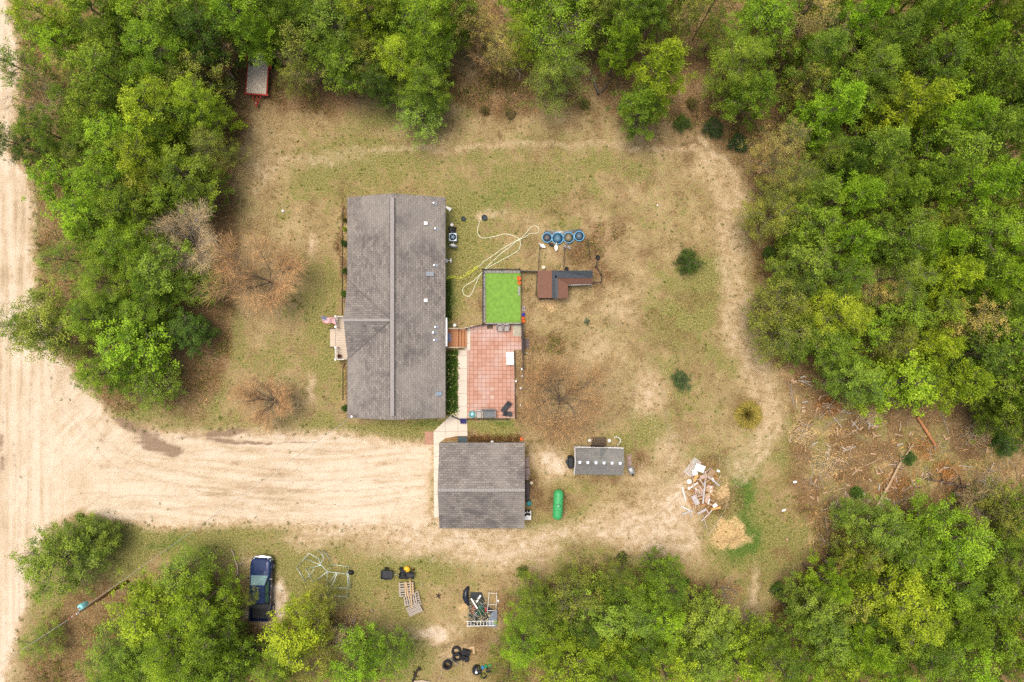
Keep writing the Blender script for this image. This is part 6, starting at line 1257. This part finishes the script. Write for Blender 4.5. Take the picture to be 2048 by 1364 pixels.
# ---------------------------------------------------------------- debris pile
def dx(zx, zy): return (1340 + zx * .1687, 880 + zy * .1687)
lt = thing('lattice_panel', 'white lattice panel at the top left of the debris pile', 'lattice', *dx(265, 320), .15, R(-37)); q = MB()
for k in range(9): q.box((-.4 + k * .1, 0, .05), (.022, 1.75, .014)); 
for k in range(18): q.box((0, -.85 + k * .1, .066), (.84, .022, .014))
q.build('slats', WHITE, lt)
BRD = mat('faded_board', (.45, .36, .28), .9, var=.25, scale=5); PNK = mat('pinkish_board', (.50, .36, .29), .9, var=.2); GRB = mat('grey_board', (.45, .42, .41), .9, var=.2, scale=4); ORB = mat('orange_board', (.55, .33, .12), .85, var=.25)
def dpiece(name, label, cat, zx, zy, w, l, a, m, z=.15, th=.05, tilt=0): 
    return simple(name, label, cat, *dx(zx, zy), lambda q: q.box((0, 0, th / 2 + .02), (w, l, th), rx=tilt, bev=.006), m, z=z, rot=R(a))
dpiece('plastic_sheet', 'large crumpled white sheet near the top of the debris pile', 'sheet', 350, 330, .95, .7, -20, mat('creased_white', (.72, .68, .63), .7, var=.2, scale=6, bump=.6), .3, .12, .1)
dpiece('plastic_sheet', 'white sheet below the lattice panel', 'sheet', 290, 380, .5, .55, 15, MATS['creased_white'], .28, .1)
dpiece('board', 'bright orange-yellow board left of the pile centre', 'board', 300, 450, .3, .75, -28, ORB, .3)
dpiece('board', 'pale orange board under the big white sheet', 'board', 390, 435, .6, .35, 20, PNK, .3)
dpiece('planter_slats', 'brown ribbed slat panel at the upper right of the pile', 'panel', 480, 400, .55, .95, -35, mat('ribbed_brown', (.33, .22, .13), .85, var=.4, scale=9, stretch=(9, .5, 1)), .35, .1)
dpiece('board', 'flat brown cardboard piece left of the centre', 'cardboard', 300, 540, .75, .5, 10, mat('cardboard', (.42, .29, .18), .9, var=.2), .12, .03)
dpiece('plank', 'long vertical grey post through the pile centre', 'plank', 400, 620, .16, 2.1, -6, GRB, .5, .1)
dpiece('plank', 'short brown plank crossing the pile centre', 'plank', 375, 500, .14, .9, 35, BRD, .42)
dpiece('plank', 'pale plank slanting right of the centre', 'plank', 470, 620, .14, .95, 52, WOODP, .4)
dpiece('board', 'pinkish square board right of the centre', 'board', 470, 570, .6, .5, -10, PNK, .3)
dpiece('board', 'grey rectangular board at the lower left of the pile', 'board', 300, 710, .48, .95, 28, GRB, .2)
dpiece('board', 'white triangular board end at lower right of the pile', 'board', 530, 775, .45, .35, 30, MATS['creased_white'], .25)
dpiece('board', 'orange plank piece right below the pile', 'board', 540, 810, .95, .2, 12, ORB, .18)
dpiece('board', 'pale board at the bottom of the pile', 'board', 380, 845, .95, .22, 28, GRB, .15)
dpiece('board', 'pink panel beside the grey post, lower part', 'board', 440, 690, .35, .7, -22, PNK, .25)
dpiece('plank', 'thin plank under the rack at the pile left', 'plank', 360, 590, .08, .8, -70, WOODP, .35)
dpiece('plank', 'brown plank standing out of the pile top', 'plank', 440, 365, .07, .9, -50, WOODG, .4)
dpiece('foam_block', 'white foam pieces at right of the slat panel', 'foam', 505, 470, .22, .4, 30, GLOBE, .2, .1); dpiece('foam_block', 'white foam scrap at upper right of the pile', 'foam', 570, 365, .3, .2, -25, GLOBE, .12, .08)
dpiece('foam_block', 'white scrap below the round lid', 'foam', 222, 570, .2, .25, 10, GLOBE, .08, .06); dpiece('foam_block', 'leftmost cream scrap by the debris pile', 'foam', 165, 605, .25, .16, -20, CRM, .05, .05)
simple('round_lid', 'round white lid at the left of the debris pile', 'lid', *dx(227, 493), lambda q: q.lathe((0, 0, 0), [(.22, 0), (.24, .05), (.2, .06), (.01, .08)], 20), GLOBE, z=.1)
pr_ = random.Random(8)
for k in range(30):
    dpiece('plank', 'pale splintered plank strewn loose through the debris pile', 'plank', 380 + pr_.gauss(0, 110), 560 + pr_.gauss(0, 170), pr_.uniform(.06, .16), pr_.uniform(.5, 1.5), pr_.uniform(0, 180), pr_.choice([WOODP, BRD, GRB, PNK, MATS['creased_white']]), pr_.uniform(.15, .55), .03, pr_.uniform(-.15, .15))['group'] = 'loose planks of the debris pile'
rk = thing('wooden_rack', 'small pinkish wooden rack frame at the pile left', 'rack', *dx(338, 628), .3, R(15)); q = MB()
for k in (-.28, .28): q.box((k, 0, .05), (.09, .62, .07)); q.box((0, k, .055), (.5, .09, .07))
q.build('frame', PNK, rk); q = MB(); [q.box((k, 0, .05), (.05, .5, .04)) for k in (-.1, .05, .18)]; q.build('slats', WOODG, rk)
npr = np.random.RandomState(5); N = 1500; a_ = npr.rand(N) * 2 * PI; r_ = npr.rand(N) ** .6
p0 = np.stack([r_ * np.cos(a_) * 1.9 + .2, r_ * np.sin(a_) * 2.3, .05 + .35 * (1 - r_) * npr.rand(N)], 1); d = npr.normal(size=(N, 3)) * [.3, .3, .07]
v, f = stretch_quads(p0, d, npr.uniform(.008, .03, N), npr); o = obj('brushwood', arr_mesh('brushwood', v, f, TWIG, npr.rand(N))); o.color = (.27, .17, .11, 1); o.location = P3(*dx(400, 600)); tag(o, 'tangle of brown brush and splinters under the debris pile', 'brush', kind='stuff')
# ---------------------------------------------------------------- branches, logs
def branch(pts, r0, r1, m, label, name='branch', cat='branch', subs=0, seed=0, z=.08, sl=1.0):
    rd = random.Random(seed); b_ = thing(name, label, cat, *pts[0]); W_ = [Vector((P(*p)[0] - b_.location.x, P(*p)[1] - b_.location.y, z + r0)) for p in pts]; n_ = len(W_)
    q = MB(); q.tube(W_, [r0 + (r1 - r0) * i / (n_ - 1) for i in range(n_)], 7); q.build('stem', m, b_)
    if subs:
        q = MB()
        for k in range(subs):
            f_ = rd.uniform(.2, .97); i = min(n_ - 2, int(f_ * (n_ - 1))); a = W_[i].lerp(W_[i + 1], f_ * (n_ - 1) - i); u = (W_[i + 1] - W_[i]).normalized(); sd_ = rd.choice((-1, 1)); v_ = Vector((-u.y * sd_, u.x * sd_, 0))
            e = a + (u * rd.uniform(.2, .8) + v_ * rd.uniform(.5, 1)) * sl * rd.uniform(.5, 1.3) + Vector((0, 0, rd.uniform(-.02, .4))); mdp = a.lerp(e, .5) + Vector((rd.gauss(0, .08), rd.gauss(0, .08), 0)) * sl
            q.tube([a, mdp, e], [r1 * .9 + .006, r1 * .6 + .004, .006], 4)
        q.build('twigs', m, b_)
PALE = mat('barkless_pale_wood', (.52, .425, .31), .85, var=.2, scale=5); TANB = mat('tan_bark', (.50, .36, .23), .9, var=.35, scale=6)
branch([(473, 1154), (477, 1145), (476, 1130), (470, 1115), (468, 1105), (463, 1097)], .09, .035, PALE, 'forked bleached dead branch lying left of the pickup truck', subs=3, seed=3, sl=.7)
branch([(1868, 890), (1848, 858), (1832, 833)], .17, .13, mat('orange_bark', (.50, .23, .10), .85, var=.25, scale=5), 'stripped orange log lying below the yellow-green pine at right', 'log', 'log')
branch([(1732, 1038), (1752, 1010), (1775, 970), (1795, 930), (1812, 905), (1824, 886)], .17, .05, TANB, 'long thin fallen pine trunk with stubby side branches', 'fallen_tree', 'fallen tree', 26, 5, sl=.8)
branch([(2046, 989), (1990, 988), (1950, 978), (1900, 966), (1850, 957)], .15, .07, mat('dark_log', (.13, .09, .07), .9, var=.4), 'dark fallen trunk near the right edge of the cut area', 'fallen_tree', 'fallen tree', 14, 6, sl=1.3)
branch([(1985, 925), (1975, 950), (1962, 975)], .07, .04, PALE, 'bleached branching crown top near the right edge', 'branch', 'branch', 22, 7, sl=1.4)
branch([(1804, 983), (1830, 965), (1872, 942)], .045, .02, PALE, 'thin pale branch right of the long fallen pine', subs=4, seed=8, sl=.5)
branch([(1196, 190), (1187, 165), (1178, 140)], .13, .1, BARK, 'dark leaning trunk left of the big tufted pine', 'fallen_tree', 'fallen tree', 2, 9, z=.3)
branch([(1200, 187), (1210, 175), (1222, 160)], .08, .05, BARK, 'short leaning limb meeting the dark trunk at its foot', subs=0, seed=10, z=.3)
branch([(1412, 1072), (1425, 1058), (1437, 1040), (1449, 1020), (1454, 1006)], .045, .02, PALE, 'long pale branch curving below the debris pile', subs=6, seed=11, sl=.5)
branch([(1408, 1055), (1407, 1040), (1406, 1028)], .04, .02, PALE, 'forked pale branch at the foot of debris pile', subs=4, seed=12, sl=.5)
branch([(1440, 948), (1432, 962), (1424, 972)], .04, .025, PALE, 'bent pale branch at the right of debris pile', subs=3, seed=13, z=.3, sl=.4)
branch([(1004, 92), (1028, 140), (1042, 155)], .08, .04, PALE, 'pale slanting dead limb below the khaki tree at top', subs=9, seed=14, sl=.9, z=.6)
branch([(1655, 720), (1660, 745), (1668, 768)], .06, .03, TANB, 'dark forked brush limb at the upper left of cut area', subs=32, seed=15, sl=1.3)
branch([(682, 1290), (690, 1268), (688, 1250)], .07, .035, PALE, 'pale dead limb right of the feathery tree at bottom', subs=7, seed=16, sl=.8)
branch([(878, 1360), (884, 1345), (884, 1332)], .03, .015, PALE, 'thin pale stick near the bottom edge left of tyres', subs=3, seed=17, sl=.3)
branch([(826, 1361), (832, 1345), (838, 1332)], .12, .07, mat('charred_log', (.05, .035, .028), .9), 'dark charred log at the bottom edge left of tyres', 'log', 'log', 8, 18, sl=.5)
branch([(828, 1361), (845, 1360), (860, 1362)], .09, .07, PALE, 'pale log on the bottom edge beside the charred one', 'log', 'log', 0, 19)
branch([(1590, 1165), (1586, 1145), (1585, 1130)], .05, .03, TANB, 'thin brown stick lying left of the lower right wood', subs=3, seed=21, sl=.4)
branch([(1268, 1112), (1285, 1112), (1295, 1113)], .03, .05, PALE, 'short pale stick on the trail above bottom middle wood', subs=0)
branch([(845, 1170), (842, 1165)], .05, .04, PALE, 'stubby pale offcut at the top of the pallets')
branch([(1640, 1020), (1690, 1008), (1722, 985)], .05, .02, PALE, 'pale branch above the left end of lower right wood', subs=9, seed=23, sl=.8)
# short cut logs
lg = None; rd = random.Random(99)
LOGM = [mat('log_tan', (.50, .38, .26), .9, var=.3, scale=7), mat('log_orange', (.50, .33, .20), .9, var=.3, scale=7), mat('log_grey', (.45, .40, .35), .9, var=.3, scale=7)]
lm = []
for k in range(6):
    q = MB(); l_ = [.4, .5, .6, .8, .5, 1.3][k]; r_ = [.08, .085, .07, .055, .095, .045][k]; q.tube([(-l_ / 2, 0, r_), (0, rd.gauss(0, .015), r_), (l_ / 2, 0, r_)], [r_, r_ * .97, r_ * .92], 9)
    me = bpy.data.meshes.new('log'); me.from_pydata(q.v, [], q.f); me.update(); me.materials.append(LOGM[k % 3]); lm.append(me)
cnt = 0
LBOX = sdf
while cnt < 110:
    px, py = rd.uniform(1570, 2046), rd.uniform(745, 1035)
    if float(sdf(np.array([px]), np.array([py]), slash)[0]) < 5: continue
    if rd.random() > math.exp(-((px - 1740) / 150) ** 2) * .8 + .2: continue
    o = obj('cut_log', lm[rd.randrange(6)]); x_, y_ = P(px, py); o.location = (x_, y_, rd.uniform(0, .06)); o.rotation_euler = (0, rd.uniform(-.06, .06), rd.uniform(0, PI))
    tag(o, 'short cut log lying among the slash of the cleared ground on the right', 'log', 'short cut logs on the cleared ground'); cnt += 1
sm_ = []
for k in range(6):
    q = MB(); pts = [Vector((0, 0, .03))]; a = 0
    for j in range(5): a += rd.gauss(0, .16); pts.append(pts[-1] + Vector((math.cos(a), math.sin(a), rd.uniform(-.05, .09))) * rd.uniform(.2, .5))
    q.tube(pts, [.035, .03, .025, .02, .015, .008], 5)
    for j in (2, 3): b_ = a + rd.choice((-1, 1)) * rd.uniform(.5, 1); q.tube([pts[j], pts[j] + Vector((math.cos(b_), math.sin(b_), .1)) * rd.uniform(.3, .8)], [.02, .006], 4)
    me = bpy.data.meshes.new('stick'); me.from_pydata(q.v, [], q.f); me.update(); me.materials.append(mat('stick_bark_%d' % (k % 3), [(.40, .30, .20), (.30, .20, .12), (.34, .28, .22)][k % 3], .9, var=.3)); sm_.append(me)
cnt = 0
while cnt < 110:
    px, py = rd.uniform(1560, 2046), rd.uniform(735, 1120)
    if float(sdf(np.array([px]), np.array([py]), slash)[0]) < 3: continue
    o = obj('fallen_branch', sm_[rd.randrange(6)]); x_, y_ = P(px, py); o.location = (x_, y_, rd.uniform(0, .08)); o.rotation_euler = (0, 0, rd.uniform(0, 2 * PI)); s__ = rd.uniform(.6, 1.5); o.scale = (s__, s__, 1)
    tag(o, 'crooked bare fallen branch lying among the slash on the right', 'branch', 'fallen branches on the cleared ground'); cnt += 1
# small lone things
def stump(px, py, r, l, m=WOODP): simple('stump', l, 'stump', px, py, lambda q: q.lathe((0, 0, 0), [(r * 1.25, 0), (r, .1), (r * .97, .25), (.01, .255)], 12), m)
stump(1573, 1078, .13, 'pale cut stump at the left of the dry lower right ground'); stump(1606, 822, .2, 'pale yellow cut stump at upper left of cut area'); 
simple('white_bag', 'small white bag lying on the upper left lawn', 'bag', 566, 422, lambda q: q.lathe((0, 0, 0), [(.1, 0), (.14, .06), (.06, .12)], 9, sx=1.2), GLOBE)
simple('white_block', 'white block in dry grass left of the long fallen pine, upper one', 'block', 1589, 963.5, lambda q: q.box((0, 0, .08), (.36, .22, .16), bev=.04), WHITE, rot=.2)
simple('white_block', 'white block in dry grass left of lower right wood, lower one', 'block', 1567, 1020, lambda q: q.box((0, 0, .08), (.4, .2, .16), bev=.04), WHITE, rot=.3)
simple('white_sack', 'white sack standing at right edge of the cut area', 'sack', 1990, 853, lambda q: q.lathe((0, 0, 0), [(.18, 0), (.22, .25), (.14, .5), (.04, .55)], 10, sy=1.3), WHITE)
simple('stone', 'small white stone on the upper right lawn', 'stone', 1315, 411, lambda q: q.lathe((0, 0, 0), [(.07, 0), (.09, .05), (.03, .09)], 8), WHITE)
simple('fire_ring', 'brown burnt root mound on the grass between pallets and junk heap', 'root mound', 877, 1191, lambda q: [q.tube([(0, 0, .05), (.3 * math.cos(a), .3 * math.sin(a), .02)], [.09, .03], 6) for a in (.3, 1.4, 2.6, 3.9, 5.2)], BROWNDK)
simple('dark_brush_heap', 'black brush heap below the pickup truck between two trees', 'brush heap', 497, 1300, lambda q: [q.tube([(rng.uniform(-.9, .9), rng.uniform(-.6, .6), .05), (rng.uniform(-1.2, 1.2), rng.uniform(-.8, .8), .35)], [.05, .015], 5) for a in range(60)], mat('charcoal_wood', (.035, .03, .028), .9))
simple('stump', 'weathered grey stump between pickup truck trees and pallets', 'stump', 745, 1220, lambda q: q.lathe((0, 0, 0), [(.12, 0), (.1, .25), (.01, .26)], 10), GREYBARK)
# ---------------------------------------------------------------- utility pole
up = thing('utility_pole', 'brown wooden utility pole with pale blue transformer, lower left', 'utility pole', 255, 1163); PH = 8.3
q = MB(); q.tube([(0, 0, 0), (0, 0, PH)], [.16, .11], 12); q.build('pole', mat('pole_wood', (.22, .115, .05), .85, var=.35, scale=4, stretch=(6, 6, .4)), up)
q = MB(); q.lathe((.12, .38, PH - 1.5), [(.24, 0), (.27, .05), (.27, .8), (.22, .88), (.01, .92)], 18); tf = q.build('transformer', mat('pale_teal_steel', (.25, .62, .62), .4, var=.08), up)
q = MB(); q.tube([(.12, .38, PH - .6), (.12, .38, PH - .35)], .05, 8); q.build('bushing', mat('rust_red', (.45, .08, .03), .5), tf)
q = MB(); q.box((-.1, -.1, PH - .25), (.9, .1, .1), rz=R(30)); q.build('crossarm', METAL, up)
for k in (-.38, .0, .3): q = MB(); q.lathe((-.1 + k * math.cos(R(30)), -.1 + k * math.sin(R(30)), PH - .2), [(.04, 0), (.07, .08), (.05, .16), (.01, .18)], 10); q.build('insulator', MATS['rust_red'] if k <= 0 else WHITE, up)
def wire(a, b_, sag, label, r=.018):
    a, b_ = Vector(a), Vector(b_); q = MB(); q.tube([a.lerp(b_, k / 24) - Vector((0, 0, sag * 4 * (k / 24) * (1 - k / 24))) - a for k in range(25)], r, 4, False); o = q.build('power_line', mat('pale_cable', (.40, .37, .33), .6)); o.location = a; tag(o, label, 'cable')
upx, upy = P(255, 1163); wire((upx + .1, upy + .1, PH - .3), (mastx, masty, 3.9), .9, 'service cable running from the utility pole to the house corner')
wire((upx - .2, upy - .2, PH - .1), (upx - 26, upy - 17, PH), .6, 'power line leaving the utility pole toward the lower left')
